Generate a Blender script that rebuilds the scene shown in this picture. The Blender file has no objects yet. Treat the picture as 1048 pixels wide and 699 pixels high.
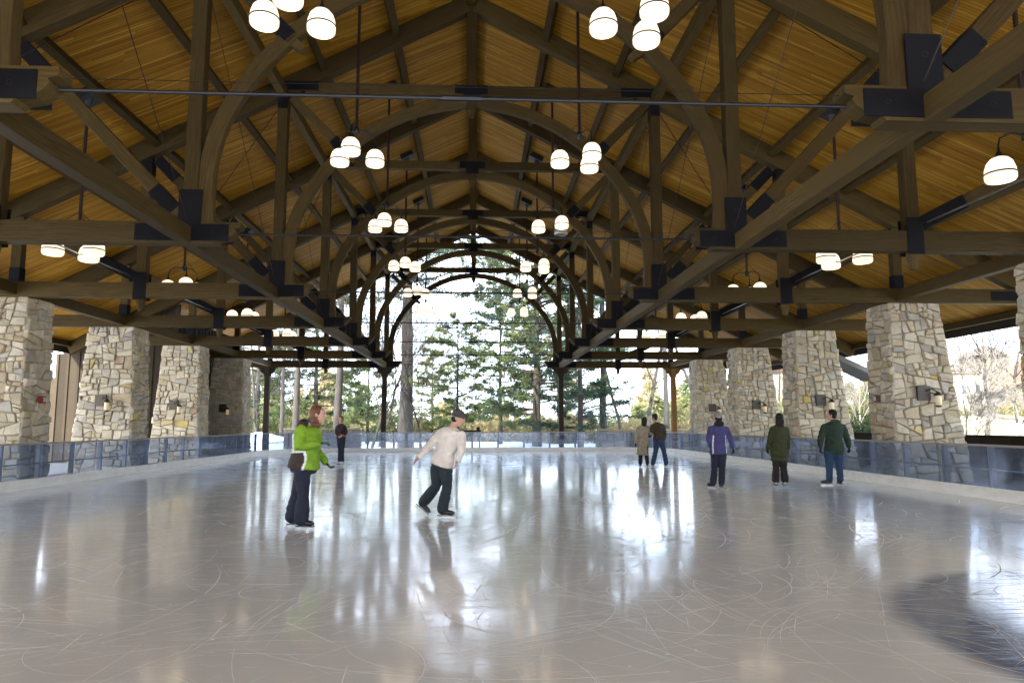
import bpy, math, random
import numpy as np
from mathutils import Vector, Matrix
random.seed(7); RNG = np.random.default_rng(11)
SC = bpy.context.scene
COL = SC.collection
R = math.radians

# ------------------------------------------------------------------ camera, sky, sun, exposure
CAM = Vector((0.142, 0.0, 1.45))
F_PX, YAW, PITCH = 721.76, 0.0513, 0.1166
cd = bpy.data.cameras.new('camera'); cam = bpy.data.objects.new('camera', cd); COL.objects.link(cam)
cam.matrix_world = (Matrix.Translation(CAM) @ Matrix.Rotation(-YAW, 4, 'Z')
                    @ Matrix.Rotation(R(90) + PITCH, 4, 'X') @ Matrix.Rotation(-0.0019, 4, 'Z'))
cd.sensor_width = 36; cd.lens = F_PX / 1048 * 36; cd.clip_start = 0.05; cd.clip_end = 2000
SC.camera = cam

SUN_EL, SUN_AZ = R(37), R(217)          # azimuth clockwise from +Y: behind the camera, to its left
w = bpy.data.worlds.new('World'); SC.world = w; w.use_nodes = True
nt = w.node_tree; bg = nt.nodes['Background']
sky = nt.nodes.new('ShaderNodeTexSky'); sky.sky_type = 'NISHITA'; sky.sun_disc = False
sky.sun_elevation = SUN_EL; sky.sun_rotation = SUN_AZ; sky.air_density = 1.0; sky.dust_density = 1.6
# thin bright cloud over most of the sky, blue showing through in places
tc_ = nt.nodes.new('ShaderNodeTexCoord'); mp_ = nt.nodes.new('ShaderNodeMapping'); mp_.inputs['Scale'].default_value = (1, 1, 2.2); nt.links.new(tc_.outputs['Generated'], mp_.inputs[0])
cn_ = nt.nodes.new('ShaderNodeTexNoise'); cn_.inputs['Scale'].default_value = 3.2; cn_.inputs['Detail'].default_value = 7; cn_.inputs['Roughness'].default_value = .6; nt.links.new(mp_.outputs[0], cn_.inputs[0])
cr_ = nt.nodes.new('ShaderNodeValToRGB'); cr_.color_ramp.elements[0].position = .36; cr_.color_ramp.elements[0].color = (.25, .25, .25, 1); cr_.color_ramp.elements[1].position = .56; cr_.color_ramp.elements[1].color = (.95, .95, .95, 1); nt.links.new(cn_.outputs['Fac'], cr_.inputs[0])
cm_ = nt.nodes.new('ShaderNodeMix'); cm_.data_type = 'RGBA'; nt.links.new(cr_.outputs[0], cm_.inputs[0]); nt.links.new(sky.outputs[0], cm_.inputs[6]); cm_.inputs[7].default_value = (5.9, 6.7, 8.2, 1)
nt.links.new(cm_.outputs[2], bg.inputs[0]); bg.inputs[1].default_value = 0.15
sl = bpy.data.lights.new('sun', 'SUN'); sl.energy = 3.0; sl.angle = R(0.5); sl.color = (1, .95, .87)
so = bpy.data.objects.new('sun', sl); COL.objects.link(so)
sdir = Vector((math.sin(SUN_AZ) * math.cos(SUN_EL), math.cos(SUN_AZ) * math.cos(SUN_EL), math.sin(SUN_EL)))
so.rotation_euler = sdir.to_track_quat('Z', 'Y').to_euler(); so.location = (0, -20, 40)

SC.view_settings.view_transform = 'Standard'; SC.view_settings.look = 'None'
SC.view_settings.exposure = 2.85; SC.view_settings.gamma = 1.0
SC.render.engine = 'CYCLES'
cy = SC.cycles
cy.max_bounces = 8; cy.diffuse_bounces = 4; cy.glossy_bounces = 3; cy.transmission_bounces = 4; cy.transparent_max_bounces = 12
cy.sample_clamp_indirect = 6; cy.caustics_reflective = False; cy.caustics_refractive = False
cy.use_denoising = True
LAMP_STRENGTH = 0.20

def at(px, py, Y):
    """a point of the photograph at depth Y, in metres"""
    u = (px - 524) / F_PX; v = (349.5 - py) / F_PX
    cp, sp = math.cos(PITCH), math.sin(PITCH)
    yr = cp - v * sp; z = sp + v * cp
    x = u * math.cos(YAW) + yr * math.sin(YAW); y = -u * math.sin(YAW) + yr * math.cos(YAW)
    s = Y / y
    return Vector((CAM.x + x * s, Y, CAM.z + z * s))

# ------------------------------------------------------------------ materials
def mat(name, col=(.5, .5, .5), rough=.6, metal=0.0, spec=None):
    m = bpy.data.materials.new(name); m.use_nodes = True
    b = m.node_tree.nodes['Principled BSDF']
    b.inputs['Base Color'].default_value = (*col, 1); b.inputs['Roughness'].default_value = rough
    b.inputs['Metallic'].default_value = metal
    if spec is not None: b.inputs['Specular IOR Level'].default_value = spec
    return m
class NT:
    def __init__(s, m): s.t = m.node_tree; s.b = s.t.nodes['Principled BSDF']
    def n(s, typ, **kw):
        x = s.t.nodes.new('ShaderNode' + typ)
        for k, v in kw.items():
            if k.startswith('i_'):
                key = k[2:]; key = int(key) if key.isdigit() else key.replace('_', ' ')
                x.inputs[key].default_value = v
            else: setattr(x, k, v)
        return x
    def l(s, a, b): s.t.links.new(a, b)
    def coord(s, kind='Object', scale=(1, 1, 1), loc=(0, 0, 0), rot=(0, 0, 0)):
        c = s.n('TexCoord'); mp = s.n('Mapping'); mp.inputs['Scale'].default_value = scale
        mp.inputs['Location'].default_value = loc; mp.inputs['Rotation'].default_value = rot
        s.l(c.outputs[kind], mp.inputs[0]); return mp.outputs[0]
    def geo(s, scale=(1, 1, 1)):
        c = s.n('NewGeometry'); mp = s.n('Mapping'); mp.inputs['Scale'].default_value = scale
        s.l(c.outputs['Position'], mp.inputs[0]); return mp.outputs[0]
    def noise(s, vec, sc=5, det=4, rough=.55):
        x = s.n('TexNoise'); x.inputs['Scale'].default_value = sc; x.inputs['Detail'].default_value = det
        x.inputs['Roughness'].default_value = rough
        if vec is not None: s.l(vec, x.inputs['Vector'])
        return x.outputs['Fac']
    def ramp(s, fac, stops):
        x = s.n('ValToRGB'); e = x.color_ramp.elements
        while len(e) < len(stops): e.new(.5)
        for q, (p, c) in zip(e, stops): q.position = p; q.color = (*c, 1) if len(c) == 3 else c
        s.l(fac, x.inputs[0]); return x.outputs[0]
    def mix(s, fac, a, b, mode='MIX'):
        x = s.n('Mix', data_type='RGBA', blend_type=mode)
        for sock, val in ((x.inputs[0], fac), (x.inputs[6], a), (x.inputs[7], b)):
            if isinstance(val, (int, float)): sock.default_value = val
            elif isinstance(val, tuple): sock.default_value = (*val, 1)
            else: s.l(val, sock)
        return x.outputs[2]
    def math(s, op, a, b=None, c=None, clamp=False):
        x = s.n('Math', operation=op, use_clamp=clamp)
        for i, val in enumerate((a, b, c)):
            if val is None: continue
            if isinstance(val, (int, float)): x.inputs[i].default_value = val
            else: s.l(val, x.inputs[i])
        return x.outputs[0]
    def bump(s, h, strength=.3, dist=.02):
        x = s.n('Bump'); x.inputs['Strength'].default_value = strength; x.inputs['Distance'].default_value = dist
        s.l(h, x.inputs['Height']); s.l(x.outputs[0], s.b.inputs['Normal'])

def wood(name, c1, c2, rough=.65, sc=1.0):
    m = mat(name, c1, rough); t = NT(m)
    uv = t.n('UVMap'); mp = t.n('Mapping'); mp.inputs['Scale'].default_value = (1.2 * sc, 22 * sc, 1); t.l(uv.outputs[0], mp.inputs[0])
    oi = t.n('ObjectInfo'); ad = t.n('VectorMath', operation='ADD'); t.l(mp.outputs[0], ad.inputs[0])
    cmb = t.n('CombineXYZ'); t.l(t.math('MULTIPLY', oi.outputs['Random'], 37.), cmb.inputs[0]); t.l(cmb.outputs[0], ad.inputs[1])
    g = t.noise(ad.outputs[0], 1.6, 6, .65)
    big = t.noise(t.geo(), .8, 3)
    c = t.ramp(g, [(.3, c2), (.62, c1)])
    c = t.mix(t.ramp(big, [(.35, (0, 0, 0)), (.7, (1, 1, 1))]), c, tuple(x * .72 for x in c1), 'MIX')
    t.b.inputs['Specular IOR Level'].default_value = .12
    hsv = t.n('HueSaturation'); t.l(c, hsv.inputs['Color'])
    t.l(t.math('MULTIPLY_ADD', oi.outputs['Random'], .6, .68), hsv.inputs['Value'])
    t.l(hsv.outputs[0], t.b.inputs['Base Color']); t.bump(g, .25, .01)
    return m
M = {}
M['beam'] = wood('weathered timber', (.092, .061, .020), (.030, .019, .006))
M['sunlit_post_wood'] = wood('sunlit post timber', (.20, .10, .035), (.11, .055, .02))
M['siding'] = wood('grey brown siding', (.062, .048, .032), (.034, .026, .017), .9)
M['dark_wood'] = wood('dark timber', (.05, .038, .026), (.025, .02, .014))
M['steel'] = mat('black steel plate', (.009, .009, .011), .8, 0, .12)
M['rod'] = mat('dark steel rod', (.03, .03, .033), .4, .7)
M['red_rod'] = mat('dark red stem', (.022, .008, .007), .5, .2)
M['canopy'] = mat('fixture box', (.035, .037, .045), .45, .3)
M['galv'] = mat('galvanised metal', (.35, .36, .38), .35, .8)

# roof decking: narrow boards running up the slope
m = mat('roof decking', (.42, .22, .07), .6, 0, .15); t = NT(m)
sep = t.n('SeparateXYZ'); t.l(t.geo(), sep.inputs[0])
yy = t.math('MULTIPLY_ADD', t.math('ABSOLUTE', sep.outputs[0]), .12, sep.outputs[1])
bi = t.math('MULTIPLY', yy, 1 / .07)
fl = t.math('FLOOR', bi); fr = t.math('FRACT', bi)
wn = t.n('TexWhiteNoise', noise_dimensions='1D'); t.l(fl, wn.inputs['W'])
# board ends staggered along the slope
along = t.math('FLOOR', t.math('MULTIPLY_ADD', wn.outputs['Value'], 3.7, t.math('MULTIPLY', sep.outputs[0], .42)))
wn2 = t.n('TexWhiteNoise', noise_dimensions='2D'); cb = t.n('CombineXYZ'); t.l(fl, cb.inputs[0]); t.l(along, cb.inputs[1]); t.l(cb.outputs[0], wn2.inputs['Vector'])
cb2 = t.n('CombineXYZ'); t.l(t.math('MULTIPLY', sep.outputs[0], 1.3), cb2.inputs[0]); t.l(t.math('MULTIPLY', yy, 40.), cb2.inputs[1]); t.l(t.math('MULTIPLY', wn2.outputs['Value'], 9.), cb2.inputs[2])
gr = t.noise(cb2.outputs[0], 1., 4)
c = t.ramp(wn2.outputs['Value'], [(0, (.32, .150, .012)), (.4, (.42, .212, .020)), (.75, (.47, .245, .026)), (1, (.60, .34, .05))])
c = t.mix(t.ramp(gr, [(.35, (.62, .62, .62)), (.65, (1, 1, 1))]), c, c, 'MULTIPLY') if False else t.mix(1.0, c, t.ramp(gr, [(.3, (.66, .62, .55)), (.65, (1, 1, 1))]), 'MULTIPLY')
gap = t.ramp(fr, [(0, (.16, .12, .08)), (.10, (1, 1, 1)), (.90, (1, 1, 1)), (1, (.16, .12, .08))])
c = t.mix(1.0, c, gap, 'MULTIPLY')
t.l(c, t.b.inputs['Base Color']); t.bump(t.ramp(fr, [(0, (0, 0, 0)), (.12, (1, 1, 1)), (.88, (1, 1, 1)), (1, (0, 0, 0))]), .5, .01)
M['deck'] = m

def stone(name, c1, c2, blot=None):
    m = mat(name, c1, .85); t = NT(m)
    g = t.geo(); n1 = t.noise(g, 6, 6, .65); n2 = t.noise(g, 38, 4, .6); n3 = t.noise(g, 2.3, 3)
    oi = t.n('ObjectInfo')
    c = t.ramp(n1, [(.32, c2), (.6, c1)])
    if blot: c = t.mix(t.ramp(n3, [(.5, (0, 0, 0)), (.62, (1, 1, 1))]), c, blot)
    c = t.mix(.7, c, t.ramp(n2, [(.3, (.6, .6, .6)), (.6, (1, 1, 1))]), 'MULTIPLY')
    hsv = t.n('HueSaturation'); t.l(c, hsv.inputs['Color']); t.l(t.math('MULTIPLY_ADD', oi.outputs['Random'], .36, .84), hsv.inputs['Value'])
    t.l(hsv.outputs[0], t.b.inputs['Base Color'])
    t.bump(t.math('ADD', t.math('MULTIPLY', n1, 1.0), t.math('MULTIPLY', n2, .5)), .7, .03)
    return m
STONES = [stone('cream stone', (.54, .47, .335), (.41, .35, .245)), stone('grey stone', (.43, .39, .31), (.32, .285, .225)),
          stone('buff stone', (.49, .40, .26), (.37, .295, .19), (.42, .35, .23)), stone('pale stone', (.59, .52, .395), (.46, .395, .285)),
          stone('rusty stone', (.44, .38, .30), (.30, .25, .19), (.40, .25, .13)), stone('yellow stone', (.54, .43, .20), (.42, .34, .20), (.50, .37, .08))]
WEI = [7, 3.5, 4, 5, .6, .35]
M['mortar'] = mat('dark mortar', (.27, .225, .155), .95)

# ------------------------------------------------------------------ mesh builder
class MB:
    def __init__(s): s.v = []; s.f = []; s.uv = []; s.mi = []
    def face(s, idx, uv=None, mi=0):
        s.f.append(tuple(idx)); s.uv.append(uv or [(0, 0)] * len(idx)); s.mi.append(mi)
    def sweep(s, pts, prof, ref=(0, 1, 0), cap=True, scales=None, mi=0, closed=False):
        """sweep profile [(a,b)] along pts; b axis = ref made square to the path, a axis = the other"""
        pts = [Vector(p) for p in pts]; n = len(pts); k = len(prof); base = len(s.v); ref = Vector(ref)
        per = [0]
        for j in range(k):
            a = prof[j]; b = prof[(j + 1) % k]; per.append(per[-1] + math.hypot(a[0] - b[0], a[1] - b[1]))
        L = [0]
        for i in range(n):
            if closed: tg = pts[(i + 1) % n] - pts[i - 1]
            else: tg = pts[min(i + 1, n - 1)] - pts[max(i - 1, 0)]
            tg.normalize()
            bb = ref - tg * ref.dot(tg)
            if bb.length < 1e-4: bb = Vector((1, 0, 0)) - tg * tg.x
            bb.normalize(); aa = bb.cross(tg)
            sc = scales[i] if scales else 1.0
            # widen at bends so that the thickness stays even
            for (pa, pb) in prof: s.v.append(pts[i] + aa * pa * sc + bb * pb * sc)
            if i: L.append(L[-1] + (pts[i] - pts[i - 1]).length)
        rng = n if closed else n - 1
        for i in range(rng):
            i2 = (i + 1) % n; l0 = L[i]; l1 = L[i2] if i2 else L[-1] + .1
            for j in range(k):
                j2 = (j + 1) % k
                s.face((base + i * k + j, base + i * k + j2, base + i2 * k + j2, base + i2 * k + j),
                       [(l0, per[j]), (l0, per[j + 1]), (l1, per[j + 1]), (l1, per[j])], mi)
        if cap and not closed:
            s.face([base + j for j in range(k)][::-1], [(p[0] * .2, p[1]) for p in prof][::-1], mi)
            s.face([base + (n - 1) * k + j for j in range(k)], [(p[0] * .2, p[1]) for p in prof], mi)
        return s
    def box(s, c, size, rz=0, mi=0, taper=1.0):
        c = Vector(c); hx, hy, hz = (q / 2 for q in size); b = len(s.v); ca, sa = math.cos(rz), math.sin(rz)
        for dz in (-1, 1):
            tt = 1.0 if dz < 0 else taper
            for dx, dy in ((-1, -1), (1, -1), (1, 1), (-1, 1)):
                x, y = dx * hx * tt, dy * hy * tt
                s.v.append(c + Vector((x * ca - y * sa, x * sa + y * ca, dz * hz)))
        for q in ((0, 3, 2, 1), (4, 5, 6, 7), (0, 1, 5, 4), (1, 2, 6, 5), (2, 3, 7, 6), (3, 0, 4, 7)):
            s.face([b + i for i in q], [(0, 0), (size[0], 0), (size[0], size[2]), (0, size[2])], mi)
        return s
    def lathe(s, prof, c=(0, 0, 0), n=16, mi=0, ax=(0, 0, 1)):
        """prof [(r,h)] bottom to top"""
        b = len(s.v); c = Vector(c); q = Vector((0, 0, 1)).rotation_difference(Vector(ax))
        for r, h in prof:
            for j in range(n):
                a = 2 * math.pi * j / n; s.v.append(c + q @ Vector((r * math.cos(a), r * math.sin(a), h)))
        for i in range(len(prof) - 1):
            for j in range(n):
                j2 = (j + 1) % n
                s.face((b + i * n + j, b + i * n + j2, b + (i + 1) * n + j2, b + (i + 1) * n + j), None, mi)
        return s
    def prism(s, poly, y0, y1, mi=0):
        """poly [(x,z)] extruded along y"""
        b = len(s.v); n = len(poly)
        for y in (y0, y1):
            for x, z in poly: s.v.append(Vector((x, y, z)))
        s.face([b + i for i in range(n)], [(p[0], p[1]) for p in poly], mi); s.face([b + n + i for i in range(n)][::-1], [(p[0], p[1]) for p in poly][::-1], mi)
        for i in range(n):
            j = (i + 1) % n; s.face((b + i, b + n + i, b + n + j, b + j), [(0, y0), (0, y1), (.3, y1), (.3, y0)], mi)
        return s
    def build(s, name, mats, parent=None, smooth=False, link=True):
        me = bpy.data.meshes.new(name); me.from_pydata([tuple(q) for q in s.v], [], s.f)
        ul = me.uv_layers.new(name='UVMap')
        flat = [c for fu in s.uv for p in fu for c in p]
        ul.data.foreach_set('uv', flat)
        if not isinstance(mats, (list, tuple)): mats = [mats]
        for m in mats: me.materials.append(m)
        if len(mats) > 1: me.polygons.foreach_set('material_index', s.mi)
        if smooth: me.polygons.foreach_set('use_smooth', [True] * len(s.f))
        me.update()
        o = bpy.data.objects.new(name, me)
        if link: COL.objects.link(o)
        if parent: o.parent = parent
        return o
def rect(w, t, c=.012):
    a, b = w / 2, t / 2; c = min(c, a * .4, b * .4)
    return [(-a, -b + c), (-a + c, -b), (a - c, -b), (a, -b + c), (a, b - c), (a - c, b), (-a + c, b), (-a, b - c)]
def circ(r, n=8): return [(r * math.cos(2 * math.pi * j / n), r * math.sin(2 * math.pi * j / n)) for j in range(n)]
def tag(o, label=None, cat=None, group=None, kind=None):
    if label: o['label'] = label
    if cat: o['category'] = cat
    if group: o['group'] = group
    if kind: o['kind'] = kind
    return o
def empty(name, loc=(0, 0, 0), rz=0):
    o = bpy.data.objects.new(name, None); COL.objects.link(o); o.location = loc; o.rotation_euler = (0, 0, rz)
    o.empty_display_size = .2
    return o
def copy_tree(o, parent=None):
    c = o.copy(); COL.objects.link(c)
    if parent is not None: c.parent = parent
    for ch in o.children: copy_tree(ch, c)
    return c
def bar(name, p0, p1, w, t, m, parent=None, ref=(0, 1, 0), c=.012):
    return MB().sweep([p0, p1], rect(w, t, c), ref).build(name, m, parent)
def fast_mesh(name, V, nper, mats, parent=None, smooth=False, mi=None):
    """V: (N*nper,3) array, faces of nper consecutive vertices"""
    n = len(V) // nper; me = bpy.data.meshes.new(name)
    me.vertices.add(n * nper); me.vertices.foreach_set('co', np.asarray(V, dtype=np.float32).ravel())
    me.loops.add(n * nper); me.loops.foreach_set('vertex_index', np.arange(n * nper, dtype=np.int32))
    me.polygons.add(n); me.polygons.foreach_set('loop_start', np.arange(0, n * nper, nper, dtype=np.int32))
    try: me.polygons.foreach_set('loop_total', np.full(n, nper, dtype=np.int32))
    except Exception: pass
    if not isinstance(mats, (list, tuple)): mats = [mats]
    for m in mats: me.materials.append(m)
    if mi is not None: me.polygons.foreach_set('material_index', np.asarray(mi, dtype=np.int32))
    me.update(calc_edges=True); me.validate()
    o = bpy.data.objects.new(name, me); COL.objects.link(o)
    if parent: o.parent = parent
    return o

# ------------------------------------------------------------------ constants of the hall
def TY(i): return 6.737 + (i - 1) * 5.2606
DECK0, RAFT0, SL = 12.57, 12.06, .515
def deckz(x): return DECK0 - SL * abs(x)
def raftz(x): return RAFT0 - SL * abs(x)
EAVE = 15.7
Y0, Y1 = -24.0, 39.6  # decking is lengthened unseen behind the camera to block the sun

# ------------------------------------------------------------------ ground, ice
m = mat('snow', (.78, .80, .84), .6); t = NT(m); n1 = t.noise(t.geo(), .35, 5); n2 = t.noise(t.geo(), 3, 5)
t.l(t.ramp(n1, [(.3, (.62, .62, .60)), (.5, (.80, .82, .86))]), t.b.inputs['Base Color']); t.bump(n2, .5, .1); M['snow'] = m
m = mat('winter grass', (.30, .27, .10), .9); t = NT(m); n1 = t.noise(t.geo(), .5, 6); n2 = t.noise(t.geo(), 9, 5)
t.l(t.mix(t.ramp(n1, [(.42, (0, 0, 0)), (.6, (1, 1, 1))]), t.ramp(n2, [(.3, (.22, .22, .07)), (.65, (.42, .38, .15))]), t.ramp(n2, [(.3, (.34, .27, .17)), (.65, (.50, .43, .30))])), t.b.inputs['Base Color'])
t.bump(n2, .8, .1); M['grass'] = m
m = mat('concrete', (.42, .41, .39), .85); t = NT(m); n1 = t.noise(t.geo(), 2, 6)
t.l(t.ramp(n1, [(.3, (.11, .105, .10)), (.7, (.17, .165, .155))]), t.b.inputs['Base Color']); t.bump(n1, .2, .02); M['concrete'] = m

def grid(name, x0, x1, y0, y1, nx, ny, fz, m, kind='structure'):
    xs = np.linspace(x0, x1, nx); ys = np.linspace(y0, y1, ny); mb = MB()
    for y in ys:
        for x in xs: mb.v.append(Vector((x, y, fz(x, y))))
    for j in range(ny - 1):
        for i in range(nx - 1): mb.face((j * nx + i, j * nx + i + 1, (j + 1) * nx + i + 1, (j + 1) * nx + i))
    return tag(mb.build(name, m, None, True), kind=kind)
def sm(a, b, x): t = max(0, min(1, (x - a) / (b - a))); return t * t * (3 - 2 * t)
def gz(x, y):
    d = math.hypot(x * .8, y - 16)
    return -.16 - 2.2 * sm(45, 130, d) + .06 * math.sin(x * .7 + 1) * math.sin(y * .5)
grid('snowy_ground', -600, 600, -300, 900, 121, 121, gz, M['snow'])
grid('grass_bank', 15.6, 75, 2, 110, 40, 50, lambda x, y: -.3 + 2.1 * sm(17, 30, x) * sm(0, 10, y) + .15 * math.sin(x * .5) * math.cos(y * .3) - .9 * sm(34, 60, x) * 0, M['grass'])
# concrete floor round the rink, in four strips
fl = MB(); fl.box((-13.3, 16, -.1), (6.2, 50, .2)); fl.box((13.2, 16, -.1), (6.2, 50, .2)); fl.box((0, 40.05, -.1), (20.36, 3.9, .2))
tag(fl.build('concrete_floor', M['concrete']), kind='structure')

# ice: milky white body under a slick, scratched surface
m = mat('rink ice', (.6, .6, .6), .1); t = NT(m); b = t.b
g = t.geo(); big = t.noise(g, .22, 4, .6); mid = t.noise(g, 1.3, 5, .6); fine = t.noise(g, 22, 4, .6)
col = t.ramp(big, [(.3, (.72, .79, .83)), (.7, (.79, .86, .90))])
col = t.mix(t.ramp(mid, [(.45, (0, 0, 0)), (.75, (.5, .5, .5))]), col, (.84, .89, .92))
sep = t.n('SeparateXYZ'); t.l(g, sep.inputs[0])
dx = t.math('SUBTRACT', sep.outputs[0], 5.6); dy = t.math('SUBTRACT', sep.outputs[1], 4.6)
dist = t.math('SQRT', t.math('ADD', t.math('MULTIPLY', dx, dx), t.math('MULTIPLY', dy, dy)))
spot = t.ramp(t.math('DIVIDE', dist, 3.3), [(.69, (1, 1, 1)), (.76, (0, 0, 0))])  # dark ice marking; shade and reflected blue sky are put into its colour
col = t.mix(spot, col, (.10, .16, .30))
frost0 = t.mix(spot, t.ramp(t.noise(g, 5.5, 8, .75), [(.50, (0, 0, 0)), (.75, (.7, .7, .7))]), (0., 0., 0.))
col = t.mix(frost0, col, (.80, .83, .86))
t.l(col, b.inputs['Base Color'])
# fine crossing scratches
sc = None
for k, (rot, s1) in enumerate(((.3, 2.2), (1.4, 1.7), (2.3, 2.6))):
    mp = t.coord('Object', (s1 * .12, s1 * 5, 1), (k * 3.1, 0, 0), (0, 0, rot))
    wv = t.noise(mp, 3.0, 5, .7)
    r = t.ramp(wv, [(.60, (0, 0, 0)), (.64, (1, 1, 1)), (.68, (0, 0, 0))]); 
    sc = r if sc is None else t.mix(1.0, sc, r, 'ADD')
rr = t.math('MULTIPLY_ADD', t.ramp(mid, [(.35, (0, 0, 0)), (.75, (1, 1, 1))]), .08, .065)
rr = t.math('MULTIPLY_ADD', sc, .22, rr)
frost = t.ramp(t.noise(g, 5.5, 8, .75), [(.48, (0, 0, 0)), (.72, (1, 1, 1))])
rr = t.math('MULTIPLY_ADD', frost, .10, rr)
t.l(rr, b.inputs['Roughness']); b.inputs['IOR'].default_value = 1.42
h = t.math('ADD', t.math('MULTIPLY', sc, -.25), t.math('MULTIPLY', fine, .15))
h = t.math('ADD', h, t.math('MULTIPLY', t.noise(t.coord('Object', (.35, .35, 1)), 1.2, 3), 1.0))
bp = t.n('Bump'); bp.inputs['Strength'].default_value = .35; bp.inputs['Distance'].default_value = .002; t.l(h, bp.inputs['Height']); t.l(bp.outputs[0], b.inputs['Normal'])
b.inputs['Coat Weight'].default_value = .15; b.inputs['Coat Roughness'].default_value = .06; b.inputs['Coat IOR'].default_value = 1.4; t.l(bp.outputs[0], b.inputs['Coat Normal'])
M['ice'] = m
RX0, RX1, RYF, RYN, RC = -10.1, 10.02, 37.9, -6.0, 3.6
def rink_path(off=0.0, step=None):
    """outline of the barrier: down the left side, across the far end, back up the right side"""
    x0, x1, yf = RX0 - off, RX1 + off, RYF + off; c = RC + off; P = [(x0, RYN)]
    P.append((x0, yf - c))
    for k in range(1, 8): a = R(180 - 90 * k / 8); P.append((x0 + c + c * math.cos(a), yf - c + c * math.sin(a)))
    P += [(x0 + c, yf), (x1 - c, yf)]
    for k in range(1, 8): a = R(90 - 90 * k / 8); P.append((x1 - c + c * math.cos(a), yf - c + c * math.sin(a)))
    P += [(x1, yf - c), (x1, RYN)]
    return P
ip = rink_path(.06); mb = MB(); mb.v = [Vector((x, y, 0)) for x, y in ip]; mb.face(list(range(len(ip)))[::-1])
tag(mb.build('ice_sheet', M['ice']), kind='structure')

# skate marks: thin curved ribbons of ice dust lying on the sheet
m = mat('ice shavings', (1.0, 1.0, 1.0), 1.0); M['shave'] = m
V = []; mi = []
def ribbon(x, y, a, L, k, wd, seg):
    s = L / seg; pl = None
    for i in range(seg + 1):
        ww = wd * math.sin(math.pi * min(1, (i + .25) / (seg + .5))) * (.6 + .8 * RNG.random()); nx, ny = -math.sin(a) * ww, math.cos(a) * ww
        p = ((x + nx, y + ny), (x - nx, y - ny))
        if pl is not None and RNG.random() > .07: V.extend([(*pl[0], .004), (*pl[1], .004), (*p[1], .004), (*p[0], .004)])
        pl = p; x += math.cos(a) * s; y += math.sin(a) * s; a += k * s; k += RNG.normal(0, .05)
def inside(x, y): return RX0 + .2 < x < RX1 - .2 and -1 < y < RYF - .3
for q in range(3200):
    y = 2.0 + 34 * RNG.random() ** 1.25; x = RNG.uniform(-9.6, 9.6); L = RNG.choice([.6, 1.2, 2.5, 4.5], p=[.42, .40, .15, .03])
    k = RNG.choice([0, .15, .5, 1.2, 2.5], p=[.25, .3, .25, .14, .06]) * RNG.choice([-1, 1])
    x = min(max(x, -9.5 + L * .6), 9.5 - L * .6)
    if y > 33: continue
    ribbon(x, y, RNG.uniform(0, 6.283), L, k, RNG.choice([.0018, .003, .0055 if y > 6 else .003], p=[.68, .26, .06]), int(8 + L * 4))
for q in range(420):
    x, y = 3.2 + RNG.normal(0, 2.6), 12 + RNG.normal(0, 3.2)
    if abs(x) < 9 and y > 5: ribbon(x, y, RNG.uniform(0, 6.28), RNG.uniform(.6, 2.4), RNG.normal(0, 1.0), RNG.choice([.003, .005, .008 if y > 10 else .004]), 16)
for q in range(130):      # bundles of near parallel strokes
    x, y, a, k = RNG.uniform(-7, 7), 4 + 20 * RNG.random(), RNG.uniform(0, 6.28), RNG.uniform(-.6, .6)
    for j in range(5): ribbon(x + RNG.normal(0, .15), y + RNG.normal(0, .15), a + RNG.normal(0, .06), 1.8, k, .0025, 14)
for q in range(500):     # flecks
    x, y = RNG.uniform(-9, 9), 2.5 + 22 * RNG.random() ** 1.4; r = RNG.uniform(.006, .022); a = RNG.uniform(0, 3.1); c_, s_ = math.cos(a), math.sin(a)
    V.extend([(x + r * c_, y + r * s_, .005), (x - r * s_ * .5, y + r * c_ * .5, .006), (x - r * c_, y - r * s_, .005), (x + r * s_ * .5, y - r * c_ * .5, .006)])
V = np.array(V); ok = ((V[:, 0] > RX0 + .15) & (V[:, 0] < RX1 - .15)).reshape(-1, 4).all(1); V = V.reshape(-1, 4, 3)[ok].reshape(-1, 3)
tag(fast_mesh('skate_marks', V, 4, M['shave']), 'white skate scratches and ice shavings scattered over the rink ice', 'skate marks', None, 'stuff')

# ------------------------------------------------------------------ rink barrier
m = mat('kick plate', (.74, .70, .62), .45); t = NT(m); n1 = t.noise(t.geo((1, 1, 3)), 3, 5)
t.l(t.ramp(n1, [(.3, (.72, .69, .63)), (.65, (.84, .82, .77))]), t.b.inputs['Base Color']); M['kick'] = m
M['rail'] = mat('barrier rail', (.30, .27, .24), .5); M['bpost'] = mat('barrier post', (.30, .30, .30), .6, .1)
m = bpy.data.materials.new('clear barrier panel'); m.use_nodes = True; tr = m.node_tree; tr.nodes.remove(tr.nodes['Principled BSDF'])
out = tr.nodes['Material Output']
def N(tp): return tr.nodes.new('ShaderNode' + tp)
tb = N('BsdfTransparent'); tb.inputs[0].default_value = (.72, .77, .85, 1)
gl = N('BsdfGlossy'); gl.inputs['Roughness'].default_value = .06; gl.inputs[0].default_value = (.9, .94, 1, 1)
df = N('BsdfDiffuse'); df.inputs[0].default_value = (.45, .52, .66, 1)
lw_ = N('LayerWeight'); lw_.inputs[0].default_value = .5
pw = N('Math'); pw.operation = 'POWER'; pw.inputs[1].default_value = 5; tr.links.new(lw_.outputs['Facing'], pw.inputs[0])
fr_ = N('Math'); fr_.operation = 'MULTIPLY_ADD'; fr_.inputs[1].default_value = .35; fr_.inputs[2].default_value = .03; tr.links.new(pw.outputs[0], fr_.inputs[0])
mx = N('MixShader'); tr.links.new(fr_.outputs[0], mx.inputs[0]); tr.links.new(tb.outputs[0], mx.inputs[1]); tr.links.new(gl.outputs[0], mx.inputs[2])
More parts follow.
